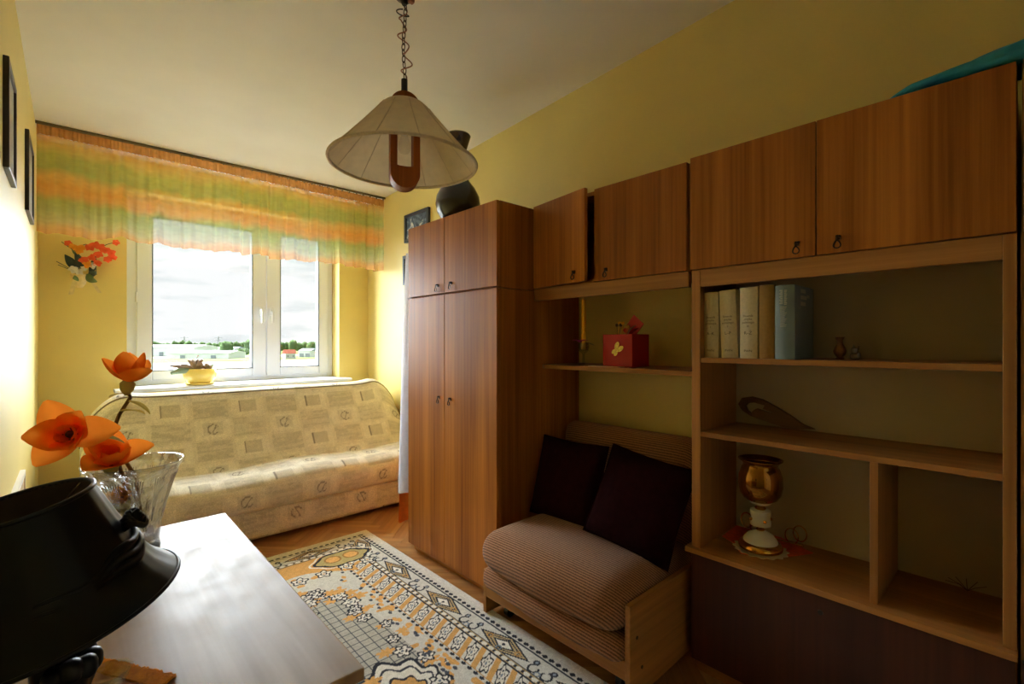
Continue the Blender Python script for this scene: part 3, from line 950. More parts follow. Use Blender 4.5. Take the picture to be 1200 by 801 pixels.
# ribbon bow, card and dried flowers on the lid
M4 = Matrix.Translation((1.82, 1.200, 1.238)) @ Matrix.Rotation(math.radians(40), 4, 'X')
part('gift_card', MB().box(-.002, .002, -.03, .035, -.004, .085, M4), 'red', tb, label='red card standing tilted')
M4 = Matrix.Translation((1.80, 1.175, 1.262))
part('ribbon', petal_mb((1.80, 1.19, 1.240), -1.2, 1.15, .055, .016), 'paper', tb, smooth=True, label='cream ribbon loop')
part('ribbon', petal_mb((1.81, 1.18, 1.240), -1.6, .9, .05, .016), 'red', tb, smooth=True)
for k in range(7):
    a = 1.2 + k * .5
    q = Vector((1.80 + .012 * math.cos(k * 2.1), 1.222 + .02 * math.sin(k * 1.7), 1.239))
    part('dried_flower', MB().tube([q, q + Vector((-.004, .012 * math.cos(a), .03 + .008 * (k % 3)))], .0012, 5).rbox(q.x - .011, q.x + .003, q.y + .012 * math.cos(a) - .007, q.y + .012 * math.cos(a) + .007, q.z + .026 + .008 * (k % 3), q.z + .042 + .008 * (k % 3), .006, 4), ('gilt', 'bronze', 'candle_wax')[k % 3], tb, smooth='auto')
MT['napkin_red'] = plain('red_white_paper', (176, 90, 60), .9, .25, 70)
m_ = MB()
m_.box(1.705, 1.757, 1.12, 1.36, SZ, SZ + .002)
m2 = thing('paper_napkin', 'folded red and white paper napkin in front of the gift box', 'napkin', (1.73, 1.24, SZ))
part('napkin_sheet', m_, 'napkin_red', m2)
part('napkin_border', box(1.703, 1.735, 1.165, 1.335, SZ + .002, SZ + .0045), 'lace', m2)

# ------------------------------------------------------------------ brown chair bed
cb = thing('chair_bed', 'brown ribbed fold out chair bed with wooden side panel beneath niche shelf', 'chair', (1.6, 1.25, 0))
CY0, CY1, CX0 = .868, 1.632, 1.325
part('side_panel', box(CX0, 1.93, CY0, CY0 + .02, .028, .345), 'oak_x', cb, bev=.002)
part('side_panel', box(CX0 + .012, 1.93, CY1 - .02, CY1, .012, .20), 'oak_x', cb, bev=.002)
part('screw', MB().lathe([(.006, 0), (.006, .002)], (CX0 + .04, CY0, .23), 10, Matrix.Rotation(math.pi / 2, 4, 'X')), 'bronze', cb)
part('screw', MB().lathe([(.006, 0), (.006, .002)], (CX0 + .07, CY0, .12), 10, Matrix.Rotation(math.pi / 2, 4, 'X')), 'bronze', cb)
part('front_rail', box(CX0 + .012, CX0 + .03, CY0 + .02, CY1 - .02, .085, .150), 'oak_y', cb, bev=.002)
part('slat_base', box(CX0 + .03, 1.95, CY0 + .02, CY1 - .02, .115, .135), 'oak_x', cb)
for y in (CY1 - .09, CY0 + .09):
    m_ = MB().lathe([(.024, -.012), (.024, .012)], (CX0 + .088, y, .024), 20, Matrix.Rotation(math.pi / 2, 4, 'X'))
    m_.box(CX0 + .076, CX0 + .100, y - .017, y + .017, .03, .09)
    part('caster', m_, 'black', cb, smooth='auto')
def sag(q):
    q = q.copy()
    u = (q.x - 1.27) / .6
    if q.z > .3:
        q.z += .025 * math.sin(math.pi * min(1, max(0, (q.y - CY0) / (CY1 - CY0)))) * math.sin(math.pi * min(1, max(0, u + .1)))
    q.x += .012 * math.sin(9 * q.y) * (1 if q.x < 1.4 else 0)
    return q
part('lower_cushion', MB().rbox(1.285, 1.90, CY0 + .024, CY1 - .022, .135, .235, .045, 14, sag), 'ribbed', cb, smooth=True)
part('upper_cushion', MB().rbox(1.262, 1.90, CY0 + .022, CY1 - .018, .222, .392, .085, 18, sag), 'ribbed', cb, smooth=True)
tilt = Matrix.Translation((1.80, 0, .36)) @ Matrix.Rotation(math.radians(9), 4, 'Y') @ Matrix.Translation((-1.80, 0, -.36))
part('back_cushion', MB().rbox(1.80, 1.94, CY0 + .05, CY1 + .002, .30, .815, .06, 14, None, tilt), 'ribbed', cb, smooth=True)

# two dark cushions
def pillow(M4, wd_, ht, th, n=28):
    mb = MB()
    for sg in (-1, 1):
        P = np.zeros((n, n, 3))
        for i in range(n):
            for j in range(n):
                u = -1 + 2 * i / (n - 1); v = -1 + 2 * j / (n - 1)
                pin = 1 - .05 * (1 - abs(u) ** 2) * abs(v) ** 3
                pin2 = 1 - .05 * (1 - abs(v) ** 2) * abs(u) ** 3
                t_ = th / 2 * (max(0, 1 - abs(u) ** 2.6) * max(0, 1 - abs(v) ** 2.6)) ** .55
                t_ *= 1 + .05 * math.sin(5 * u + 2 * v)
                P[i, j] = M4 @ Vector((sg * t_, u * wd_ / 2 * pin2, v * ht / 2 * pin))
        mb.grid(P)
    return mb
def put_pillow(M4, label, pw_, ph_):
    t_ = thing('cushion', label, 'cushion', M4.to_translation() - Vector((0, 0, .2)), 'maroon cushions on the chair bed')
    part('cushion_cover', pillow(M4, pw_, ph_, .14), 'maroon', t_, smooth=True)
    pth = []
    for (u, v) in [(a, -1) for a in np.linspace(-1, 1, 10)] + [(1, a) for a in np.linspace(-1, 1, 10)[1:]] + [(a, 1) for a in np.linspace(1, -1, 10)[1:]] + [(-1, a) for a in np.linspace(1, -1, 10)[1:-1]]:
        pin = 1 - .05 * (1 - abs(u) ** 2) * abs(v) ** 3; pin2 = 1 - .05 * (1 - abs(v) ** 2) * abs(u) ** 3
        pth.append(M4 @ Vector((0, u * pw_ / 2 * pin2, v * ph_ / 2 * pin)))
    part('piping', MB().tube(pth, .005, 6, closed=True), 'maroon', t_, smooth=True)
put_pillow(Matrix.Translation(onX(665, 563, 1.68)) @ Matrix.Rotation(math.radians(16), 4, 'Y'), 'dark maroon velvet cushion standing upright against the wardrobe side', .385, .37)
put_pillow(Matrix.Translation(onX(748, 588, 1.635)) @ Matrix.Rotation(math.radians(10), 4, 'Z') @ Matrix.Rotation(math.radians(24), 4, 'Y') @ Matrix.Rotation(math.radians(10), 4, 'X'), 'dark maroon velvet cushion slumped toward the bookcase', .36, .37)

# ------------------------------------------------------------------ sofa
def sofa_paint(u, v):
    """printed squares; u along the sofa in metres, v up the fabric in metres"""
    cw, ch = .215, .145
    i = np.floor(u / cw).astype(int); j = np.floor(v / ch).astype(int)
    a = u / cw - i; b = v / ch - j
    beige = np.array(lin((226, 219, 203))); light = np.array(lin((234, 228, 213))); grey = np.array(lin((203, 196, 180))); dark = np.array(lin((138, 131, 120)))
    col = np.ones(u.shape + (3,)) * beige
    odd = (i % 2 == 1); row = (j % 2 == 0)
    n1 = vnoise(u * 14, v * 90, 3); n2 = vnoise(u * 60, v * 60, 5)
    inside = (a > .05) & (a < .95) & (b > .07) & (b < .93)
    k = odd & ~row & inside
    col[k] = grey * .98
    k2 = k & (n1 > .52); col[k2] = grey * 1.15
    k = ~odd & row & inside
    col[k] = beige * .92
    k2 = k & (n1 > .6); col[k2] = grey
    sq = inside & ((odd & row) | (~odd & ~row)); col[sq] = light
    inn = (a > .27) & (a < .76) & (b > .22) & (b < .80)
    k = inn & ~odd & ~row; col[k] = grey * 1.05
    fr = k & ((a < .31)); col[fr] = dark
    k = inn & odd & row; col[k] = light * .84
    x = (a - .52) * cw; y = (b - .50) * ch
    r = np.hypot(x, y); th_ = np.arctan2(y, x)
    ringp = (np.abs(r - .031) < .0035) & ((th_ > .5) | (th_ < -.6) )
    col[ringp & odd & row & inside] = dark
    stroke = (np.abs(x - .006 - .5 * y) < .0035) & (np.abs(y) < .026)
    col[stroke & odd & row & inside] = dark * 1.2
    col *= (0.93 + .14 * n2)[..., None]
    return col

def sweep(profile, xs, fn, nprof, close_ends=True):
    """profile: list of (Y, Z); resampled evenly, swept along X; fn(X, Y, Z) adjusts"""
    pr = np.array(profile, float)
    seg = np.hypot(*np.diff(pr, axis=0).T); cum = np.concatenate([[0], np.cumsum(seg)])
    s_ = np.linspace(0, cum[-1], nprof)
    yy = np.interp(s_, cum, pr[:, 0]); zz = np.interp(s_, cum, pr[:, 1])
    for _ in range(6):   # soften the corners
        yy[1:-1] = (yy[:-2] + 2 * yy[1:-1] + yy[2:]) / 4; zz[1:-1] = (zz[:-2] + 2 * zz[1:-1] + zz[2:]) / 4
    X = np.repeat(np.array(xs)[:, None], nprof, 1)
    Y = np.repeat(yy[None], len(xs), 0); Z = np.repeat(zz[None], len(xs), 0)
    X, Y, Z = fn(X, Y, Z)
    S = np.repeat(s_[None], len(xs), 0)
    return np.stack([X, Y, Z], -1), S
SX0, SX1 = .03, 2.018
sf = thing('sofa', 'beige patchwork print sofa bed under the window', 'sofa', (1.02, 3.45, 0))
xs = np.linspace(SX0, SX1, 330)
def seatfn(X, Y, Z):
    e = np.minimum(X - SX0, SX1 - X)
    k = np.clip(e / .05, 0, 1); rd = 1 - (1 - k) ** 2
    Zm = .29
    Z2 = Zm + (Z - Zm) * (.72 + .28 * rd) + .008 * np.sin(X * 7) * (Z > .36)
    return X, Y + .008 * np.sin(X * 5) * (Y < 3.2) + .025 * (1 - rd) * (Y < 3.3), Z2
P, S = sweep([(3.60, .20), (3.12, .20), (3.06, .215), (3.035, .27), (3.035, .33), (3.06, .385), (3.12, .412), (3.25, .418), (3.45, .425), (3.60, .42)], xs, seatfn, 130)
m_ = MB(); m_.grid(P, sofa_paint(P[..., 0] + .02, S + .035))
part('seat', m_, 'sofa', sf, smooth=True)
BZ = .38
def backfn(X, Y, Z):
    e = np.minimum(X - SX0, SX1 - X)
    R = .24
    k = np.clip(e / R, 0, 1)
    f = .45 + .55 * np.sqrt(np.clip(1 - (1 - k) ** 2, 0, 1))
    lobe = .022 * np.exp(-((e - .17) / .10) ** 2) * ((X > 1) * 1.0 + .6 * (X <= 1))
    t_ = (Z - BZ) / .5
    Z2 = BZ + (Z - BZ) * (f + lobe * 2 * (t_ > .3))
    lean = (Z2 - BZ) / np.maximum(Z - BZ, .02)
    Y2 = Y
    return X, Y2, Z2
P, S = sweep([(3.30, BZ), (3.36, .43), (3.44, .55), (3.54, .72), (3.60, .82), (3.635, .865), (3.68, .890), (3.74, .888), (3.79, .86), (3.81, .80), (3.80, .6), (3.78, BZ)], xs, backfn, 150)
m_ = MB(); m_.grid(P, sofa_paint(P[..., 0] + .10, S + .02))
part('backrest', m_, 'sofa', sf, smooth=True)
# piping along the rounded outline of the back
ip = int(np.argmax(P[len(xs) // 2, :, 2])) - 8
MT['piping'] = plain('taupe_piping', (120, 108, 88), .8, .1, 60)
part('piping', MB().tube([tuple(p) for p in P[::3, ip]], .006, 6), 'piping', sf, smooth=True)
xs2 = np.linspace(SX0 + .04, SX1 - .01, 300)
P, S = sweep([(3.75, .03), (3.75, .215), (3.09, .215), (3.09, .215), (3.088, .20), (3.09, .04), (3.10, .03), (3.75, .03)], xs2, lambda X, Y, Z: (X, Y, Z), 150)
m_ = MB(); m_.grid(P, sofa_paint(P[..., 0] + .16, S * 1.0 + .03))
m_.f += [tuple(range(150)), tuple((len(xs2) - 1) * 150 + k for k in range(150))]
part('base_box', m_, 'sofa', sf, smooth='auto')
for (x, y) in ((.15, 3.16), (1.9, 3.16), (.15, 3.68), (1.9, 3.68)):
    part('foot', MB().lathe([(.022, 0), (.025, .035)], (x, y, 0), 16), 'black', sf)

# ------------------------------------------------------------------ curtain valance
ct = thing('curtain_valance', 'short orange and green striped voile valance gathered above the window', 'curtain', (.94, 3.85, 1.85))
NX, NZ = 520, 46
xx = np.linspace(-.153, 2.026, NX)
rs = np.random.RandomState(5)
fold = sum(a * np.sin(xx * f + p) for a, f, p in ((.008, 23, .3), (.008, 41, 1.1), (.009, 67, 2.0), (.008, 104, .5)))
fold2 = vnoise(xx * 7, xx * 0, 9) * .016 - .008
fold = fold * (.35 + 1.1 * vnoise(xx * 3, xx * 0 + 7, 3)) + fold2
hem = 1.848 + .008 * np.sin(xx * 9) + .006 * np.sin(xx * 31 + 1) - .02 * (np.abs(xx - .06) < .12) * np.cos((xx - .06) / .12 * math.pi / 2)
P = np.zeros((NX, NZ, 3)); C = np.zeros((NX, NZ, 3))
vv = np.linspace(0, 1, NZ)
stops = [(0, (222, 150, 62)), (.10, (224, 190, 104)), (.20, (176, 186, 96)), (.33, (168, 182, 100)), (.42, (230, 180, 100)), (.52, (238, 164, 82)), (.60, (230, 168, 96)), (.68, (172, 184, 112)), (.78, (178, 196, 142)), (.88, (206, 204, 162)), (.95, (236, 190, 138)), (1, (232, 180, 120))]
sp_ = np.array([s[0] for s in stops]); sc3 = np.array([lin(s[1]) for s in stops])
for j in range(NZ):
    v = vv[j]
    amp = .35 + .75 * v
    P[:, j, 0] = xx
    P[:, j, 1] = 3.862 + fold * amp * 2.3
    P[:, j, 2] = 2.408 + (hem - 2.408) * v
    q = v + .07 * (vnoise(xx * 3.5, xx * 0 + 2, 8) - .5) + .05 * (vnoise(xx * 12, xx * 0 + v * 5, 2) - .5)
    q = np.clip(q, 0, 1)
    for c in range(3):
        C[:, j, c] = np.interp(q, sp_, sc3[:, c])
    C[:, j] *= (.92 + .16 * vnoise(xx * 30, xx * 0 + v * 160, 4))[:, None]
m_ = MB(); m_.grid(P, C)
part('voile', m_, 'curtain', ct, smooth=True, recalc=False)
NZ2 = 8
P = np.zeros((NX, NZ2, 3)); C = np.zeros((NX, NZ2, 3))
pl = .004 * np.sin(xx * 330) + .003 * np.sin(xx * 211 + 1)
for j in range(NZ2):
    v = j / (NZ2 - 1)
    P[:, j] = np.stack([xx, 3.855 + pl + fold * .35 * v * 1.5, np.full(NX, 2.470 - .063 * v)], -1)
    C[:, j] = np.array(lin((198, 138, 66))) * (.85 + .3 * vnoise(xx * 60, xx * 0 + v * 4, 6))[:, None]
MT['header'] = sheer('gathered_header', .02, .35)
m_ = MB(); m_.grid(P, C)
part('header_tape', m_, 'header', ct, smooth=True, recalc=False)
MT['rail'] = plain('brown_rail', (110, 92, 50), .6, .25, 40)
cr = thing('curtain_rail', 'thin brown curtain rail fixed along the ceiling', 'curtain rail', (.94, 3.84, 2.47))
m_ = MB()
pts = [(x, 3.842, zceil(x, 3.84) - .008) for x in np.linspace(-.157, 2.029, 12)]
m_.tube(pts, .009, 6)
part('rail', m_, 'rail', cr)
for k in range(36):
    x = -.14 + k * .0615
    part('glider', MB().box(x - .003, x + .003, 3.842, 3.858, 2.462, 2.478), 'rail', cr)

# ------------------------------------------------------------------ pendant lamp
PC = Vector((.846, 1.464, 0))
pd = thing('pendant_lamp', 'cream fabric pendant lamp with wooden loop hanging on a chain', 'ceiling lamp', (PC.x, PC.y, 1.73))
MT['shade'] = sheer('cream_linen', .0, .35, (230, 218, 188), False)
MT['shade_trim'] = plain('beige_trim', (206, 192, 166), .9, .1, 80)
MT['loop_wood'] = wood('varnished_beech', (112, 60, 22), (176, 104, 48), 'z', rough=.5, spec=.12)
prof = [(.250, 1.822), (.196, 1.882), (.143, 1.942), (.106, 1.986), (.087, 2.010), (.070, 2.025), (.034, 2.031)]
part('shade', MB().lathe(prof, PC, 64, caps=False), 'shade', pd, smooth=True)
sh_ob = pd.children[-1] if pd.children else pd
shp = [o for o in bpy.data.objects if o.parent == pd and o.name.startswith('shade')][0]
for k in range(12):
    a = 2 * math.pi * (k + .35) / 12
    part('seam', MB().tube([(PC.x + (r + .0005) * math.cos(a), PC.y + (r + .0005) * math.sin(a), z) for r, z in prof[:5]], .0017, 5), 'shade_trim', shp)
part('rim', MB().tube([(PC.x + .250 * math.cos(a), PC.y + .250 * math.sin(a), 1.822) for a in np.linspace(0, 2 * math.pi, 64, endpoint=False)], .0055, 8, closed=True), 'shade_trim', shp, smooth=True)
# wooden racetrack loop
va = YAW + math.radians(-20)
ex = Vector((math.cos(va), -math.sin(va), 0)); en = Vector((math.sin(va), math.cos(va), 0))
def race(hw, z0, z1, n=20):
    pts = []
    for k in range(n + 1):
        a = math.pi * k / n
        pts.append((hw * math.cos(a), z1 - hw + hw * math.sin(a)))
    for k in range(n + 1):
        a = math.pi + math.pi * k / n
        pts.append((hw * math.cos(a), z0 + hw + hw * math.sin(a)))
    return pts
def slot(hw, z0, z1, n=20):
    pts = []
    for k in range(n + 1):
        a = math.pi * k / n
        pts.append((hw * max(-1, min(1, 1.3 * math.cos(a))), z1 - .006 + .006 * math.sin(a)))
    for k in range(n + 1):
        a = math.pi + math.pi * k / n
        pts.append((hw * max(-1, min(1, 1.3 * math.cos(a))), z0 + .006 + .006 * math.sin(a)))
    return pts
dep = .058
to3 = lambda p: PC + ex * p[0] + Vector((0, 0, p[1])) - en * (dep / 2)
part('wooden_loop', MB().prism([to3(p) for p in race(.050, 1.732, 2.064)], en * dep, [to3(p) for p in slot(.027, 1.805, 2.005)]), 'loop_wood', pd, bev=.002)
MT['bulb'] = thin_glass('bulb_glass', (.95, .95, .92), rough=.05, ior=1.5)
part('bulb', MB().lathe([(.004, 1.856), (.016, 1.862), (.022, 1.876), (.020, 1.896), (.013, 1.915), (.011, 1.93)], PC, 24), 'bulb', pd, smooth='auto')
part('socket', MB().lathe([(.016, 1.928), (.018, 1.935), (.018, 1.985), (.012, 2.0)], PC, 20), 'white_plastic', pd, smooth='auto')
part('cord_grip', MB().lathe([(.011, 2.064), (.011, 2.115), (.006, 2.118)], PC, 16), 'black', pd, smooth='auto')
MT['copper'] = plain('copper_wire', (150, 104, 84), .4, .1, 40, metal=.6)
z = 2.112; k = 0
zc = zceil(PC.x, PC.y)
while z < 2.40:
    ln_ = .026
    aa = k * math.pi / 2 + .4
    dx = Vector((math.cos(aa), math.sin(aa), 0))
    lp = [PC + dx * (.0065 * math.cos(t_)) + Vector((.004 * math.sin(z * 22), 0, z + ln_ / 2 + ln_ / 2 * math.sin(t_))) for t_ in np.linspace(0, 2 * math.pi, 12, endpoint=False)]
    part('chain_link', MB().tube(lp, .0017, 5, closed=True), 'bronze', pd, smooth=True)
    z += .0205; k += 1
cord = []
for t_ in np.linspace(0, 1, 90):
    zz = 2.115 + .285 * t_
    rr = .007 + .012 * abs(math.sin(t_ * 9)) * (1 if t_ < .8 else .5)
    an = t_ * 30
    cord.append(PC + ex * (rr * math.cos(an) + .008 * math.sin(t_ * 7)) + en * (rr * math.sin(an)) + Vector((0, 0, zz + .012 * math.sin(an * 1.0))))
part('cord', MB().tube(cord, .0022, 6), 'copper', pd, smooth=True)
rnd_c = [PC + ex * (-.004 - .022 * math.sin(t_)) + Vector((0, 0, 2.352 + .007 * math.cos(t_))) + en * (.004 * t_) for t_ in np.linspace(0, 6, 24)]
part('cord', MB().tube(rnd_c, .002, 6), 'black', pd, smooth=True)
part('ceiling_cup', MB().lathe([(.008, 2.375), (.012, 2.382), (.018, 2.392), (.030, 2.398), (.033, zc + .004)], PC, 28), 'black', pd, smooth='auto')
part('terminal', MB().rbox(PC.x + .004, PC.x + .024, PC.y - .03, PC.y - .012, 2.378, 2.396, .003, 3), 'copper', pd)

# ------------------------------------------------------------------ pictures
def picture(name, label, wall, y0, y1, z0, z1, fm, seed, bar=.02, th=.024, group=None, lean=0.0):
    X = XL if wall < 0 else XR
    sg = 1 if wall < 0 else -1
    a, b2 = sorted((X, X + sg * th))
    t_ = thing(name, label, 'picture', (X + sg * th / 2, (y0 + y1) / 2, z0), group)
    m_ = MB().box(a, b2, y0, y0 + bar, z0, z1).box(a, b2, y1 - bar, y1, z0, z1).box(a, b2, y0 + bar, y1 - bar, z0, z0 + bar).box(a, b2, y0 + bar, y1 - bar, z1 - bar, z1)
    part('frame', m_, fm, t_, bev=.002)
    a, b2 = sorted((X + sg * .001, X + sg * (th * .55)))
    mt = bpy.data.materials.new('print'); mt.use_nodes = True
    nt_ = mt.node_tree; bb = nt_.nodes['Principled BSDF']
    tc_ = node(nt_, 'ShaderNodeTexCoord')
    nz_ = node(nt_, 'ShaderNodeTexNoise', {'Vector': tc_.outputs['Object'], 'Scale': 11.0 if wall > 0 else 4.0, 'Detail': 3.0, 'Distortion': 2.0 if wall > 0 else .3})
    st = [(.35, lin((38, 52, 70))), (.5, lin((84, 104, 124))), (.60, lin((120, 140, 150))), (.66, lin((226, 224, 210)))] if wall > 0 else [(.3, lin((176, 184, 192))), (.6, lin((206, 210, 212)))]
    nt_.links.new(ramp(nt_, nz_.outputs['Fac'], st), bb.inputs['Base Color'])
    bb.inputs['Roughness'].default_value = .25 if wall < 0 else .5
    part('print', box(a, b2, y0 + bar * .8, y1 - bar * .8, z0 + bar * .8, z1 - bar * .8), mt, t_)
MT['frame_dark'] = plain('dark_frame', (40, 32, 30), .35, .15, 40)
MT['frame_navy'] = plain('navy_frame', (40, 50, 60), .5, .15, 40)
picture('picture', 'dark framed picture on the left wall away from the valance', -1, 2.133, 2.405, 1.743, 2.088, 'frame_dark', 1, th=.0145)
picture('picture', 'dark framed picture on the left wall next to the valance', -1, 3.05, 3.42, 1.80, 2.165, 'frame_dark', 2, th=.0145)
picture('picture', 'navy framed floral picture on the right wall peeking over the wardrobe', 1, 3.12, 3.48, 2.025, 2.252, 'frame_navy', 3, bar=.026)
picture('picture', 'navy framed picture on the right wall half hidden behind the wardrobe', 1, 3.10, 3.505, 1.68, 1.922, 'frame_navy', 4, bar=.026)

# tan board with white edging on the left wall
MT['tan_board'] = plain('tan_board', (206, 180, 134), .7, .06, 6)
hb = thing('wall_board', 'tan wainscot board with white edging low on the left wall', 'board', (XL, 2.2, .08))
part('panel', box(XL, XL + .012, 1.5, 2.78, .08, .66), 'tan_board', hb)
part('edging', MB().box(XL, XL + .016, 1.5, 2.80, .66, .68).box(XL, XL + .016, 2.78, 2.80, .08, .66), 'white_metal', hb)

# ------------------------------------------------------------------ silk flower bouquet on the window wall
bq = thing('wall_bouquet', 'orange and white silk flower bouquet in a pale holder on window wall', 'flowers', (.05, 4.15, 1.54))
MT['holder'] = plain('pale_basket', (216, 196, 140), .8, .12, 50)
MT['green_leaf'] = plain('green_leaf', (96, 120, 72), .6, .2, 30)
MT['orange_small'] = sheer('coral_silk', 0, .3, (238, 112, 66), False)
MT['white_small'] = sheer('white_silk', 0, .3, (228, 228, 220), False)
MT['yellow_small'] = sheer('amber_silk', 0, .3, (240, 168, 60), False)
pp = lambda x, y, dy=0.0: onY(x, y, 4.13 + dy)
part('holder', MB().lathe([(.016, 0), (.030, .025), (.040, .06), (.046, .085), (.042, .085), (.03, .04)], Vector((pp(93, 336).x, 4.13, pp(93, 336).z - .005)), 20), 'holder', bq, smooth='auto')
for (x0, y0, x1, y1, sz) in ((88, 328, 83, 345, .012), (105, 325, 117, 343, .010)):
    a, b2 = pp(x0, y0, -.03), pp(x1, y1, -.03)
    part('ribbon', MB().prism([a + Vector((-sz, 0, 0)), a + Vector((sz, 0, 0)), b2 + Vector((sz, 0, 0)), b2 + Vector((-sz, 0, 0))], (0, .002, 0)), 'holder', bq)
def small_flower(c, r, mat, seed):
    r2 = random.Random(seed)
    m_ = MB()
    for k in range(5):
        az = k * 1.257 + seed
        M4 = Matrix.Translation(c) @ Matrix.Rotation(math.radians(70 + r2.uniform(-25, 25)), 4, 'X') @ Matrix.Rotation(r2.uniform(-.5, .5), 4, 'Y')
        P = petal((0, 0, 0), az, .4, r, r * .5, nu=6, nv=5)
        P = np.array([tuple(M4 @ Vector(p)) for p in P.reshape(-1, 3)]).reshape(P.shape)
        m_.grid(P)
    part('bloom', m_, mat, bq, smooth=True)
rnd = random.Random(3)
for i, (x, y, mt_, r) in enumerate([(80, 285, 'orange_small', .022), (86, 289, 'yellow_small', .024), (92, 293, 'yellow_small', .028), (96, 290, 'yellow_small', .024), (106, 290, 'orange_small', .030), (112, 287, 'orange_small', .028), (118, 290, 'orange_small', .030), (124, 294, 'orange_small', .030), (130, 296, 'orange_small', .028), (132, 302, 'orange_small', .028), (126, 304, 'orange_small', .024), (98, 305, 'orange_small', .030), (102, 310, 'yellow_small', .026), (108, 302, 'orange_small', .026), (114, 308, 'orange_small', .026), (136, 284, 'orange_small', .022), (115, 298, 'orange_small', .028), (86, 316, 'white_small', .028), (93, 319, 'white_small', .022), (98, 315, 'white_small', .020), (108, 311, 'white_small', .024)]):
    small_flower(pp(x, y, -.03 - .03 * rnd.random()), r, mt_, i)
for i, (x0, y0, x1, y1, wd_, mt_) in enumerate([(92, 318, 76, 298, .026, 'dark_leaf'), (98, 316, 88, 296, .02, 'dark_leaf'), (106, 322, 112, 300, .018, 'dark_leaf'), (104, 322, 113, 318, .02, 'dark_leaf'), (96, 325, 85, 326, .022, 'green_leaf'), (98, 325, 110, 324, .022, 'green_leaf'), (100, 326, 114, 330, .018, 'green_leaf'), (93, 300, 84, 292, .012, 'green_leaf')]):
    a, b2 = pp(x0, y0, -.02), pp(x1, y1, -.04)
    d_ = b2 - a; L = d_.length; d_.normalize(); sd = d_.cross(Vector((0, 1, 0))).normalized()
    P = np.zeros((8, 5, 3))
    for q in range(8):
        u = q / 7
        for r_ in range(5):
            v = -1 + r_ / 2
            P[q, r_] = a + d_ * (L * u) + sd * (wd_ * v * math.sin(math.pi * min(.97, .1 + .87 * u))) + Vector((0, -.012 * math.sin(u * 3) + .008 * v * v, 0))
    m_ = MB(); m_.grid(P)
    part('leaf', m_, mt_, bq, smooth=True)
for (x0, y0, x1, y1) in ((92, 322, 66, 306), (92, 322, 68, 310), (100, 305, 72, 283), (118, 290, 134, 284), (104, 287, 97, 287), (112, 310, 113, 322)):
    part('stem', MB().tube([pp(x0, y0, -.02), pp((x0 + x1) / 2, (y0 + y1) / 2 - 1, -.03), pp(x1, y1, -.03)], .0022, 5), 'dark_leaf', bq)

# ------------------------------------------------------------------ succulent in yellow pot on the sill
pc = Vector((.690, 4.135, .897))
pt = thing('potted_succulent', 'grey green succulent in a glossy yellow bowl pot on window sill', 'potted plant', pc)
MT['yellow_pot'] = plain('yellow_glaze', (226, 200, 104), .2, .05, 12, spec=.6)
MT['soil'] = plain('dry_soil', (96, 76, 60), .95, .3, 60, .5, 120)
MT['succulent'] = plain('grey_pink_succulent', (150, 130, 116), .6, .2, 25)
MT['succ_green'] = plain('grey_green_succulent', (128, 146, 124), .6, .15, 25)
part('saucer', MB().lathe([(.075, 0), (.092, .006), (.096, .014), (.088, .014), (.07, .008)], pc, 36), 'yellow_pot', pt, smooth='auto')
part('pot', MB().lathe([(.060, .010), (.078, .022), (.098, .048), (.105, .075), (.102, .098), (.094, .115), (.088, .116), (.092, .09), (.08, .06)], pc, 40), 'yellow_pot', pt, smooth='auto')
part('soil', MB().lathe([(.0, .102), (.09, .102), (.09, .09)], pc, 24, caps=False), 'soil', pt)
def fat_leaf(base, d_, L, w_, mat):
    d_ = Vector(d_).normalized()
    n = 9
    part('leaf', MB().tube([Vector(base) + d_ * (L * k / (n - 1)) + Vector((0, 0, .012 * math.sin(3 * k / (n - 1)))) for k in range(n)], [w_ * (.35 + .75 * math.sin(math.pi * (.12 + .84 * k / (n - 1)))) for k in range(n)], 8), mat, pt, smooth=True)
rnd = random.Random(8)
for k in range(9):
    a = k * .7
    fat_leaf(pc + Vector((-.03, -.01, .10)), (math.cos(a) * .6, math.sin(a) * .5, 1.0), .095, .012, 'succulent')
for k in range(16):
    a = rnd.uniform(0, 6.28)
    q = pc + Vector((.025 + .04 * math.cos(a), .03 * math.sin(a), .10))
    fat_leaf(q, (math.cos(a * 1.7), math.sin(a * 1.7), rnd.uniform(.5, 1.5)), rnd.uniform(.045, .075), .012, ('succulent', 'succ_green')[k % 4 == 0])
for (dx_, dz, L, w_, mt_) in ((-1, -.12, .14, .022, 'succ_green'), (-1, .25, .15, .013, 'succulent'), (-1, .05, .10, .013, 'succulent'), (-.9, .5, .09, .012, 'succulent')):
    fat_leaf(pc + Vector((-.045, -.03, .105)), (dx_, -.15, dz), L, w_, mt_)
part('flower_stalk', MB().tube([pc + Vector((-.02, 0, .12)), pc + Vector((-.018, 0, .20)), pc + Vector((-.012, 0, .215))], [.002, .002, .007], 6), 'succulent', pt)

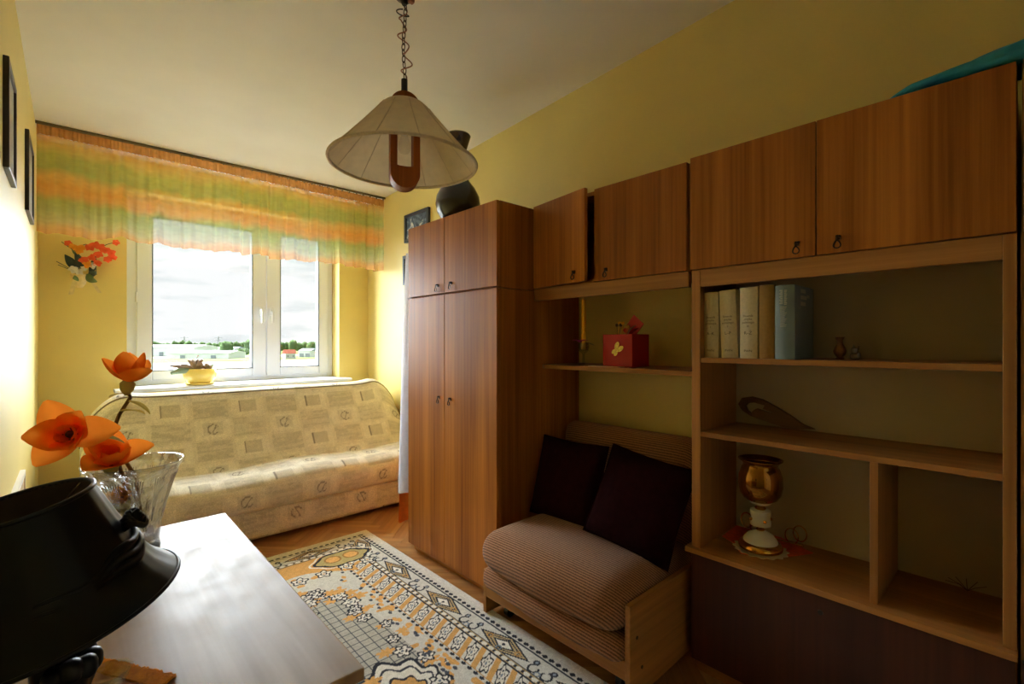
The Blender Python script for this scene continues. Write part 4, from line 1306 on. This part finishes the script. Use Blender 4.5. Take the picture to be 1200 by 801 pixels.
# ------------------------------------------------------------------ rug
def rug_paint(X, Y, x0, x1, y0, y1):
    cr_ = np.array(lin((220, 219, 212))); dk = np.array(lin((54, 58, 68))); org = np.array(lin((222, 172, 106))); blu = np.array(lin((150, 164, 180))); wht = np.array(lin((238, 236, 228))); tan = np.array(lin((190, 168, 128))); grn = np.array(lin((176, 160, 110)))
    n = vnoise(X * 120, Y * 120, 2)
    col = np.ones(X.shape + (3,)) * cr_
    dR, dL, dT, dB = x1 - X, X - x0, y1 - Y, Y - y0
    d_ = np.minimum(np.minimum(dR, dL), np.minimum(dT, dB))
    side = (np.minimum(dR, dL) <= np.minimum(dT, dB))
    s_ = np.where(side, Y, X)                       # runs along the border
    def put(k, c): col[k] = c
    def dots(dc, r, per, c, ell=1.6, off=0.0):
        a = ((s_ / per + off) % 1 - .5) * per
        put(((a / ell) ** 2 + (d_ - dc) ** 2) < r * r, c)
    put(d_ < .035, wht * .9)
    dots(.062, .0085, .034, dk, 1.5)
    put(np.abs(d_ - .080) < .0028, dk * 1.6)
    # medallion band
    per = .42
    a = ((s_ / per - .84) % 1 - .5) * per
    b = d_ - .128
    dia = np.abs(a) / .135 + np.abs(b) / .048
    put((np.abs(dia - 1) < .08), dk); put((dia < .92), tan * 1.12); put(np.abs(dia - .72) < .06, dk * 1.2)
    dia2 = np.abs(a) / .055 + np.abs(b) / .026
    put(dia2 < 1, wht); put(np.abs(dia2 - 1) < .16, dk); put(np.hypot(a, b) < .008, dk)
    for sg in (-1, 1):
        q = np.hypot(a - sg * .082, b * 1.1); put(np.abs(q - .012) < .0035, org * .8)
        # scrolls between medallions
        cxx = a - sg * .178
        q = np.hypot(cxx, b - .012); put((np.abs(q - .021) < .0042) & ~((cxx * sg > .004) & (b < .0)), dk)
        q2 = np.hypot(a - sg * .166, b + .018); put(np.abs(q2 - .010) < .0036, dk * 1.5); put(q2 < .006, blu)
    q = np.hypot((((s_ / .21 - .18) % 1) - .5) * .21, d_ - .155); put(np.abs(q - .011) < .0028, blu * .8)
    put(np.abs(d_ - .165) < .002, dk * 1.4)
    # beaded line
    put((d_ > .168) & (d_ < .192), tan * .9)
    dots(.180, .0098, .040, wht, 1.5); dots(.180, .007, .040, dk, 1.0, .5)
    put(np.abs(d_ - .195) < .0028, dk)
    # orange band with white flowers
    band = (d_ > .198) & (d_ < .300) & side
    put(band, wht * .94)
    a = (s_ + .55 * (d_ - .25)) / .088
    fr = (a % 1 - .5) * .088
    put(band & (np.abs(fr) > .030), org)
    r = np.hypot(fr, (d_ - .25) * .55); th_ = np.arctan2(d_ - .25, fr * 1.8)
    fl = .022 * (1 + .22 * np.cos(5 * th_))
    put(band & (r < fl), wht); put(band & (np.abs(r - fl) < .0030), dk); put(band & (np.abs(r - .011) < .0022) & (np.cos(5 * th_) > 0), dk * 2); put(band & (r < .005), blu * .8)
    put((np.abs(d_ - .303) < .002) & side, org * .8)
    a = ((s_ / .036) % 1 - .5) * .036
    put(((a / 1.5) ** 2 + (d_ - .312) ** 2 < .0075 ** 2) & side, dk)
    # inner ground with scattered leaves
    inner = d_ > .322
    put(inner & (vnoise(X * 22, Y * 22, 12) > .74) & (d_ < .47), org * 1.05)
    cx, cy = (x0 + x1) / 2, (y0 + y1) / 2
    # lattice field
    ex_ = np.abs(X - cx) / ((x1 - x0) / 2 - .40); ey_ = np.abs(Y - cy) / ((y1 - y0) / 2 - .56)
    fld = (np.maximum(ex_, 0) ** 2.4 + np.maximum(ey_, 0) ** 2.4) < 1
    put(fld, np.array(lin((192, 190, 180))))
    p_ = .034
    u_ = ((X + Y) / p_ / 1.414) % 1; w_ = ((X - Y) / p_ / 1.414) % 1
    lat = ((X / .040) % 1 < .10) | ((Y / .040) % 1 < .10)
    put(fld & lat, dk * 2.0)
    # central orange medallion
    r = np.hypot((X - cx) / .15, (Y - cy) / .22); th_ = np.arctan2(Y - cy, X - cx)
    edge_ = 1 + .08 * np.cos(12 * th_)
    put(r < edge_, wht); put(np.abs(r - edge_) < .045, dk); put(np.abs(r - .8 * edge_) < .03, dk * 1.5); put(r < .55 * edge_, org); put(np.abs(r - .55 * edge_) < .03, dk)
    # spandrels at both ends with a heart
    for (yy, sg) in ((y1, 1), (y0, -1)):
        dy = (yy - Y) * sg
        sp2 = (dy > .198) & (dy < .44 - .10 * np.cos(np.clip((X - cx) / .42, -1, 1) * math.pi)) & (np.minimum(dR, dL) > .322 - .05)
        put(sp2, org)
        for hx_ in (cx - .27, cx + .27):
            a = (X - hx_) / .145; b = (dy - .285) / .085
            ht = (a * a + b * b - .55 * np.abs(b) * (np.abs(a) < .5) * 0)
            lobes = 1 + .12 * np.cos(6 * np.arctan2(b, a))
            put((ht < lobes), grn * 1.2); put(np.abs(ht - lobes) < .13, dk); put(np.abs(ht - lobes * 1.35) < .10, wht)
            for kx in (-.35, .35):
                put(((a - kx) ** 2 / .08 + (b + .1) ** 2 / .22) < 1, org * 1.1); put(np.abs(((a - kx) ** 2 / .08 + (b + .1) ** 2 / .22) - 1) < .25, org * .55)
        for fx in np.linspace(cx - .36, cx + .36, 7):
            fy = .405
            r = np.hypot(X - fx, (dy - fy)); th_ = np.arctan2(dy - fy, X - fx)
            fl = .034 * (1 + .2 * np.cos(5 * th_))
            put(r < fl, wht); put(np.abs(r - fl) < .0045, dk); put(np.abs(r - .014) < .003, dk); put(r < .006, org)
    # flower sprays along the field edge
    rr = random.Random(21)
    for k in range(56):
        t_ = 2 * math.pi * k / 56
        fx = cx + ((x1 - x0) / 2 - .41) * np.sign(math.cos(t_)) * abs(math.cos(t_)) ** .85 + rr.uniform(-.03, .03)
        fy = cy + ((y1 - y0) / 2 - .57) * np.sign(math.sin(t_)) * abs(math.sin(t_)) ** .85 + rr.uniform(-.03, .03)
        R_ = rr.uniform(.024, .036)
        r = np.hypot(X - fx, Y - fy); th_ = np.arctan2(Y - fy, X - fx)
        lx, ly = fx + rr.uniform(-.06, .06), fy + rr.uniform(-.06, .06)
        q = np.hypot((X - lx) / 1.5, Y - ly); put(q < R_ * .75 * (1 + .25 * np.cos(7 * np.arctan2(Y - ly, X - lx))), org * 1.08)
        fl = R_ * (1 + .2 * np.cos(6 * th_ + k))
        put(r < fl, wht); put((np.abs(r - fl) < .0045), dk); put((np.abs(r - R_ * .5) < .0035) & (np.cos(3 * th_ + k) > -.4), dk); put(r < R_ * .2, blu * .6)
    # little sprigs on the plain inner strip
    for k in range(70):
        fx = rr.uniform(x0 + .32, x1 - .32); fy = rr.uniform(y0 + .45, y1 - .45)
        fx = x1 - rr.uniform(.335, .40) if rr.random() < .5 else x0 + rr.uniform(.335, .40)
        q = np.hypot(X - fx, (Y - fy) * .7); put(q < .008, dk * 2.2)
        q = np.hypot(X - fx - .02, (Y - fy - .02) * .6); put(q < .010, org * 1.1)
    col *= (.88 + .22 * n)[..., None]
    return col
RX0, RX1, RY0, RY1 = .285, 1.382, -.08, 2.868
nX, nY = 285, 740
gx, gy = np.meshgrid(np.linspace(RX0, RX1, nX), np.linspace(RY0, RY1, nY), indexing='ij')
zt = .007 + .0012 * vnoise(gx * 60, gy * 60, 7)
P = np.stack([gx, gy, zt], -1)
e_ = np.minimum(np.minimum(gx - RX0, RX1 - gx), np.minimum(gy - RY0, RY1 - gy))
P[..., 2] = np.where(e_ < 1e-6, .0005, P[..., 2])
m_ = MB(); m_.grid(P, rug_paint(gx, gy, RX0, RX1, RY0, RY1))
solo('rug', m_, 'rug', 'patterned cream, orange and navy carpet on the parquet floor', 'rug', smooth=True, recalc=False)

# ------------------------------------------------------------------ desk
DX0, DX1, DY0, DY1, DZ = XL + .002, .298, .623, 1.444, .75
dk_ = thing('desk', 'small desk with glossy pale wood top beside the left wall', 'desk', (.07, 1.03, 0))
m, nt, b = new_mat('glossy_desk_top')
tcx = node(nt, 'ShaderNodeTexCoord')
m1 = node(nt, 'ShaderNodeMapping', {'Vector': tcx.outputs['Object'], 'Scale': (30, 1.5, 30)})
n1 = node(nt, 'ShaderNodeTexNoise', {'Vector': m1.outputs[0], 'Scale': 1.2, 'Detail': 5.0})
nt.links.new(ramp(nt, n1.outputs['Fac'], [(.3, lin((150, 122, 96))), (.7, lin((178, 150, 122)))]), b.inputs['Base Color'])
n2 = node(nt, 'ShaderNodeTexNoise', {'Vector': tcx.outputs['Object'], 'Scale': 26.0, 'Detail': 6.0, 'Roughness': .7})
rg = node(nt, 'ShaderNodeMapRange', {0: n2.outputs['Fac'], 1: .35, 2: .7, 3: .40, 4: .56})
nt.links.new(rg.outputs[0], b.inputs['Roughness'])
b.inputs['Specular IOR Level'].default_value = .5
n3 = node(nt, 'ShaderNodeTexNoise', {'Vector': tcx.outputs['Object'], 'Scale': 9.0, 'Detail': 3.0})
bp = node(nt, 'ShaderNodeBump', {'Strength': .12, 'Distance': .004, 'Height': n3.outputs['Fac']})
nt.links.new(bp.outputs[0], b.inputs['Normal'])
MT['desk'] = m
part('top', box(DX0, DX1, DY0, DY1, DZ - .018, DZ), 'desk', dk_, bev=.002)
part('side_panel', box(DX0 + .01, DX1 - .02, DY0 + .02, DY0 + .038, 0, DZ - .018), 'door_wood', dk_, bev=.001)
part('side_panel', box(DX0 + .01, DX1 - .02, DY1 - .038, DY1 - .02, 0, DZ - .018), 'door_wood', dk_, bev=.001)
part('back_panel', box(DX0 + .01, DX0 + .026, DY0 + .038, DY1 - .038, .2, DZ - .018), 'door_wood', dk_)
dw = part('drawer', box(DX1 - .05, DX1 - .03, DY0 + .045, DY1 - .045, .60, .728), 'door_wood', dk_, bev=.001)
part('knob', MB().lathe([(.006, 0), (.006, .01), (.012, .014), (.012, .022)], (DX1 - .03, 1.03, .66), 16, Matrix.Rotation(math.pi / 2, 4, 'Y')), 'bronze', dw, smooth='auto')

# orange fringed cloth on the desk
cl = thing('table_napkin', 'orange cloth with golden fringe under the black lamp', 'cloth', (.03, .80, DZ))
a, b2 = onZ(105, 774, DZ), onZ(203, 797, DZ)
e = (b2 - a); L = e.length; e.normalize(); nrm = Vector((e.y, -e.x, 0))
if nrm.y > 0:
    nrm = -nrm
MT['peach'] = plain('peach_cloth', (244, 176, 130), .85, .2, 30, .2, 150)
MT['fringe'] = plain('golden_fringe', (255, 160, 40), .9, .25, 90, .4, 200)
NU_, NV_ = 40, 24
P = np.zeros((NU_, NV_, 3))
for i in range(NU_):
    for j in range(NV_):
        u, v = i / (NU_ - 1), j / (NV_ - 1)
        q = a + e * (L * u) + nrm * (.012 + .13 * v)
        P[i, j] = (q.x, q.y, DZ + .0018 + .0016 * math.sin(u * 26 + 6 * v))
m_ = MB(); m_.grid(P)
part('cloth_sheet', m_, 'peach', cl, smooth=True)
rnd = random.Random(2)
m_ = MB()
for k in range(90):
    q = a + e * (L * (k + .5) / 90) + Vector((0, 0, DZ * 0 + .003))
    q2 = q + nrm * .018
    tip = q - nrm * rnd.uniform(.004, .009) + e * rnd.uniform(-.004, .004)
    m_.tube([q2, q + Vector((0, 0, .002)), tip - Vector((0, 0, .0015))], .0019, 5)
part('fringe', m_, 'fringe', cl)['kind'] = 'stuff'
# small glass dish on the cloth
gp = onZ(126, 803, DZ + .004)
solo('glass_dish', MB().lathe([(.012, .003), (.018, .006), (.024, .016), (.026, .022), (.024, .022), (.02, .014), (.012, .008)], Vector((gp.x, gp.y, DZ + .001)), 20, ripple=lambda a, z: 1 + .05 * math.cos(9 * a)), 'clear', 'small cut glass dish on the orange cloth', 'dish', smooth='auto')

# black table lamp
LB = Vector((-.015, .742, .898)); AX = Vector((-.22, -.01, 1)).normalized()
ux_ = (Vector((1, 0, 0)) - AX * AX.x).normalized(); uy_ = AX.cross(ux_)
rot = Matrix(((ux_.x, uy_.x, AX.x, 0), (ux_.y, uy_.y, AX.y, 0), (ux_.z, uy_.z, AX.z, 0), (0, 0, 0, 1)))
tlmp = thing('table_lamp', 'black satin table lamp with crooked flared shade on the desk', 'lamp', (LB.x, LB.y, DZ))
def pleat(a, z):
    return 1 + .012 * math.sin(9 * a) + .008 * math.sin(23 * a + 1)
shape = [(.117, 0), (.108, .010), (.098, .022), (.089, .040), (.081, .062), (.074, .085), (.068, .108), (.0625, .129)]
sh2 = part('shade', MB().lathe(shape, LB, 96, rot, caps=False, ripple=lambda a, z: 1 + (.010 * math.sin(9 * a) + .006 * math.sin(23 * a + 1)) * (1 if .005 < z < .12 else .3)), 'black_sat', tlmp, smooth=True)
MT['lining'] = plain('brown_lining', (74, 60, 48), .8, .15, 40)
part('lining', MB().lathe([(r - .0025, z) for r, z in shape], LB, 64, rot, caps=False), 'lining', sh2, smooth=True)
part('rim', MB().tube([LB + rot @ Vector((.0625 * math.cos(t_), .0625 * math.sin(t_), .129)) for t_ in np.linspace(0, 2 * math.pi, 56, endpoint=False)], .0026, 8, closed=True), 'black_sat', sh2, smooth=True)
part('rim', MB().tube([LB + rot @ Vector((.117 * math.cos(t_), .117 * math.sin(t_), 0)) for t_ in np.linspace(0, 2 * math.pi, 64, endpoint=False)], .0022, 8, closed=True), 'black_sat', sh2, smooth=True)
for k in range(3):
    t_ = k * 2.09 + .6
    part('spoke', MB().tube([LB + rot @ Vector((.061 * math.cos(t_), .061 * math.sin(t_), .125)), LB + rot @ Vector((.012 * math.cos(t_), .012 * math.sin(t_), .095))], .0016, 6), 'bronze', sh2)
# rosette and swag tied around the shade on its right
az = math.radians(-8)
rc = LB + rot @ Vector((.082 * math.cos(az), .082 * math.sin(az), .070))
m_ = MB()
for k in range(5):
    R_ = .012 - .0018 * k
    m_.tube([rc + Vector((.004, -.002, .003 * k)) + Vector((R_ * math.cos(t_), R_ * math.sin(t_), .003 * math.sin(3 * t_ + k))) for t_ in np.linspace(0, 2 * math.pi, 16, endpoint=False)], .0036, 6, closed=True)
part('rosette', m_, 'black_sat', sh2, smooth=True)
for q, (dz, ph) in enumerate(((.060, 0), (.052, .8), (.045, 1.7))):
    pts = []
    for t_ in np.linspace(az - 1.5, az + .5, 26):
        rr = np.interp(dz + .004 * math.sin(t_ * 6 + ph), [p[1] for p in shape], [p[0] for p in shape]) + .003
        drop = -.018 * (abs(t_ - az) / 1.5)
        pts.append(LB + rot @ Vector((rr * math.cos(t_) * 1.0, rr * math.sin(t_), dz + drop + .004 * math.sin(t_ * 7 + ph))))
    part('swag', MB().tube(pts, [.0045 * (1 - .5 * abs(i - 13) / 13) for i in range(26)], 6), 'black_sat', sh2, smooth=True)
BX = Vector((-.005, .738, DZ))
part('base', MB().lathe([(.058, .003), (.060, .008), (.052, .015), (.034, .022), (.022, .036), (.020, .055), (.026, .072), (.024, .090)], BX, 48, ripple=lambda a, z: 1 + .05 * math.sin(8 * a + 40 * z)), 'black_sat', tlmp, smooth='auto')
m_ = MB()
for k in range(9):
    t_ = 2 * math.pi * k / 9
    c_ = BX + Vector((.021 * math.cos(t_), .021 * math.sin(t_), .083 + .004 * (k % 2)))
    m_.rbox(c_.x - .011, c_.x + .011, c_.y - .011, c_.y + .011, c_.z - .013, c_.z + .013, .010, 5)
part('ruffle', m_, 'black_sat', tlmp, smooth=True)
part('stem', MB().tube([BX + Vector((0, 0, .085)), LB + AX * .05], .009, 10), 'black_sat', tlmp, smooth='auto')
part('socket', MB().tube([LB + AX * .03, LB + AX * .085], .016, 14), 'black', tlmp, smooth='auto')

# ------------------------------------------------------------------ crystal vase with silk magnolias
CV = Vector((.098, 1.315, DZ))
tv = thing('crystal_vase', 'cut crystal vase with flared rim on the desk', 'vase', CV)
m, nt, b = new_mat('lead_crystal')
out = nt.nodes['Material Output']; nt.nodes.remove(b)
tcx = node(nt, 'ShaderNodeTexCoord')
vo = node(nt, 'ShaderNodeTexVoronoi', {'Vector': tcx.outputs['Object'], 'Scale': 46.0})
bp = node(nt, 'ShaderNodeBump', {'Strength': .55, 'Distance': .006, 'Height': vo.outputs['Distance']})
lw = node(nt, 'ShaderNodeLayerWeight', {'Blend': .38, 'Normal': bp.outputs[0]})
tr = node(nt, 'ShaderNodeBsdfTransparent', {'Color': (.93, .95, .97, 1)})
gl = node(nt, 'ShaderNodeBsdfGlass', {'Color': (.98, .99, 1, 1), 'Roughness': .03, 'IOR': 1.5, 'Normal': bp.outputs[0]})
mx = node(nt, 'ShaderNodeMixShader', {0: .5, 1: tr.outputs[0], 2: gl.outputs[0]})
nt.links.new(mx.outputs[0], out.inputs[0])
MT['crystal'] = m
def facets(a, z):
    return 1 + .018 * abs(math.sin(8 * a)) * (1 if .02 < z < .15 else .25)
vs_prof = [(.046, .0), (.047, .006), (.044, .02), (.047, .05), (.055, .09), (.067, .135), (.080, .172), (.088, .190), (.089, .193), (.085, .192), (.076, .170), (.063, .135), (.051, .09), (.043, .05), (.040, .022), (.02, .018)]
part('vase_body', MB().lathe(vs_prof, CV, 96, ripple=facets), 'crystal', tv, smooth=True)
for k in range(12):   # cut fans
    t_ = 2 * math.pi * k / 12
    m_ = MB()
    for q in range(-2, 3):
        pts = []
        for w_ in np.linspace(0, 1, 5):
            z = .07 + .095 * w_
            r = np.interp(z, [p[1] for p in vs_prof[:8]], [p[0] for p in vs_prof[:8]]) + .0008
            aa = t_ + q * .06 * w_
            pts.append(CV + Vector((r * math.cos(aa), r * math.sin(aa), z)))
        m_.tube(pts, .0009, 4)
    part('cut_fan', m_, 'crystal', tv, smooth=True)

MT['branch'] = plain('brown_branch', (120, 88, 52), .8, .2, 60)
MT['stamen'] = plain('dark_stamen', (70, 50, 28), .9, .3, 150, .4, 300)
MT['calyx'] = sheer('pale_calyx', 0, .3, (206, 190, 118), False)
fl_t = {}
def magnolia(px, py, Y, facing, R_, label, stem_pts, n=6, open_=.55, leaves=(), curlset=(-.25, .15)):
    c = onY(px, py, Y)
    t_ = thing('silk_magnolia', label, 'flower', (CV.x, CV.y, DZ + .02), 'orange magnolias in the crystal vase')
    fz = Vector(facing).normalized()
    M4 = Matrix.Translation(c) @ fz.to_track_quat('Z', 'Y').to_matrix().to_4x4()
    r2 = random.Random(int(px))
    for k in range(n):
        az_ = 2 * math.pi * k / n + r2.uniform(-.15, .15)
        part('petal', petal_mb((0, 0, 0), az_, open_ + r2.uniform(-.12, .12) + (.25 if k % 2 else 0), R_ * r2.uniform(.92, 1.08), R_ * .40, curl=curlset[0] if k % 2 else curlset[1], cup=.55, nu=12, nv=9, mat=M4), 'orange_petal', t_, smooth=True)
    for k in range(4):   # inner petals stand closer around the stamens
        az_ = 2 * math.pi * (k + .5) / 4 + r2.uniform(-.2, .2)
        part('petal', petal_mb((0, 0, 0), az_, open_ + .45, R_ * .62, R_ * .27, curl=-.3, cup=.6, nu=10, nv=7, mat=M4), 'orange_petal', t_, smooth=True)
    m_ = MB()
    m_.lathe([(.003, -.004), (.007, .004), (.0065, .016), (.003, .021)], (0, 0, 0), 14, M4 @ Matrix.Identity(4))
    for k in range(12):
        a_ = 2 * math.pi * k / 12
        m_.tube([M4 @ Vector((.006 * math.cos(a_), .006 * math.sin(a_), .004)), M4 @ Vector((.011 * math.cos(a_), .011 * math.sin(a_), .016))], .0011, 5)
    part('stamens', m_, 'stamen', t_, smooth=True)
    part('calyx', MB().lathe([(.003, -.03), (.012, -.018), (.014, -.004), (.008, .003)], (0, 0, 0), 14, M4), 'calyx', t_, smooth=True)
    pts = [c - fz * .02] + [onY(x, y, Y2) for x, y, Y2 in stem_pts]
    part('stem', MB().tube(pts, .0038, 7), 'branch', t_, smooth=True)
    for (lx, ly, a_, tl_, L_) in leaves:
        part('leaf', petal_mb(onY(lx, ly, Y), a_, tl_, L_, L_ * .28), 'calyx', t_, smooth=True)
    return t_
# lathe with an inner matrix puts its centre through the matrix translation
magnolia(150, 447, 1.32, (.10, -.10, 1), .070, 'upright orange silk magnolia topping the tall branch', [(153, 465, 1.335), (140, 485, 1.345), (132, 505, 1.35), (134, 520, 1.35), (160, 560, 1.352), (165, 610, 1.338)], open_=.16, curlset=(-.75, -.5), leaves=((152, 462, 2.4, .2, .045), (150, 470, -.4, -.3, .05), (142, 482, .5, .1, .05), (136, 500, 3.4, .8, .035)))
magnolia(86, 509, 1.20, (-.35, -1.0, .25), .072, 'orange silk magnolia facing out beside the left wall', [(100, 508, 1.27), (118, 512, 1.345), (140, 545, 1.362), (152, 590, 1.340), (155, 622, 1.322)], open_=.45, leaves=((108, 513, -.2, .05, .05),))
magnolia(130, 544, 1.288, (-.05, -.75, 1.0), .080, 'orange silk magnolia leaning on the crystal vase rim', [(146, 562, 1.315), (163, 588, 1.320), (170, 622, 1.314)], open_=.50, curlset=(-.35, -.1))
magnolia(143, 588, 1.298, (-.15, -.5, .9), .034, 'small orange silk magnolia tucked inside the crystal vase', [(150, 606, 1.300), (158, 634, 1.303)], open_=.95, curlset=(-.2, .1))
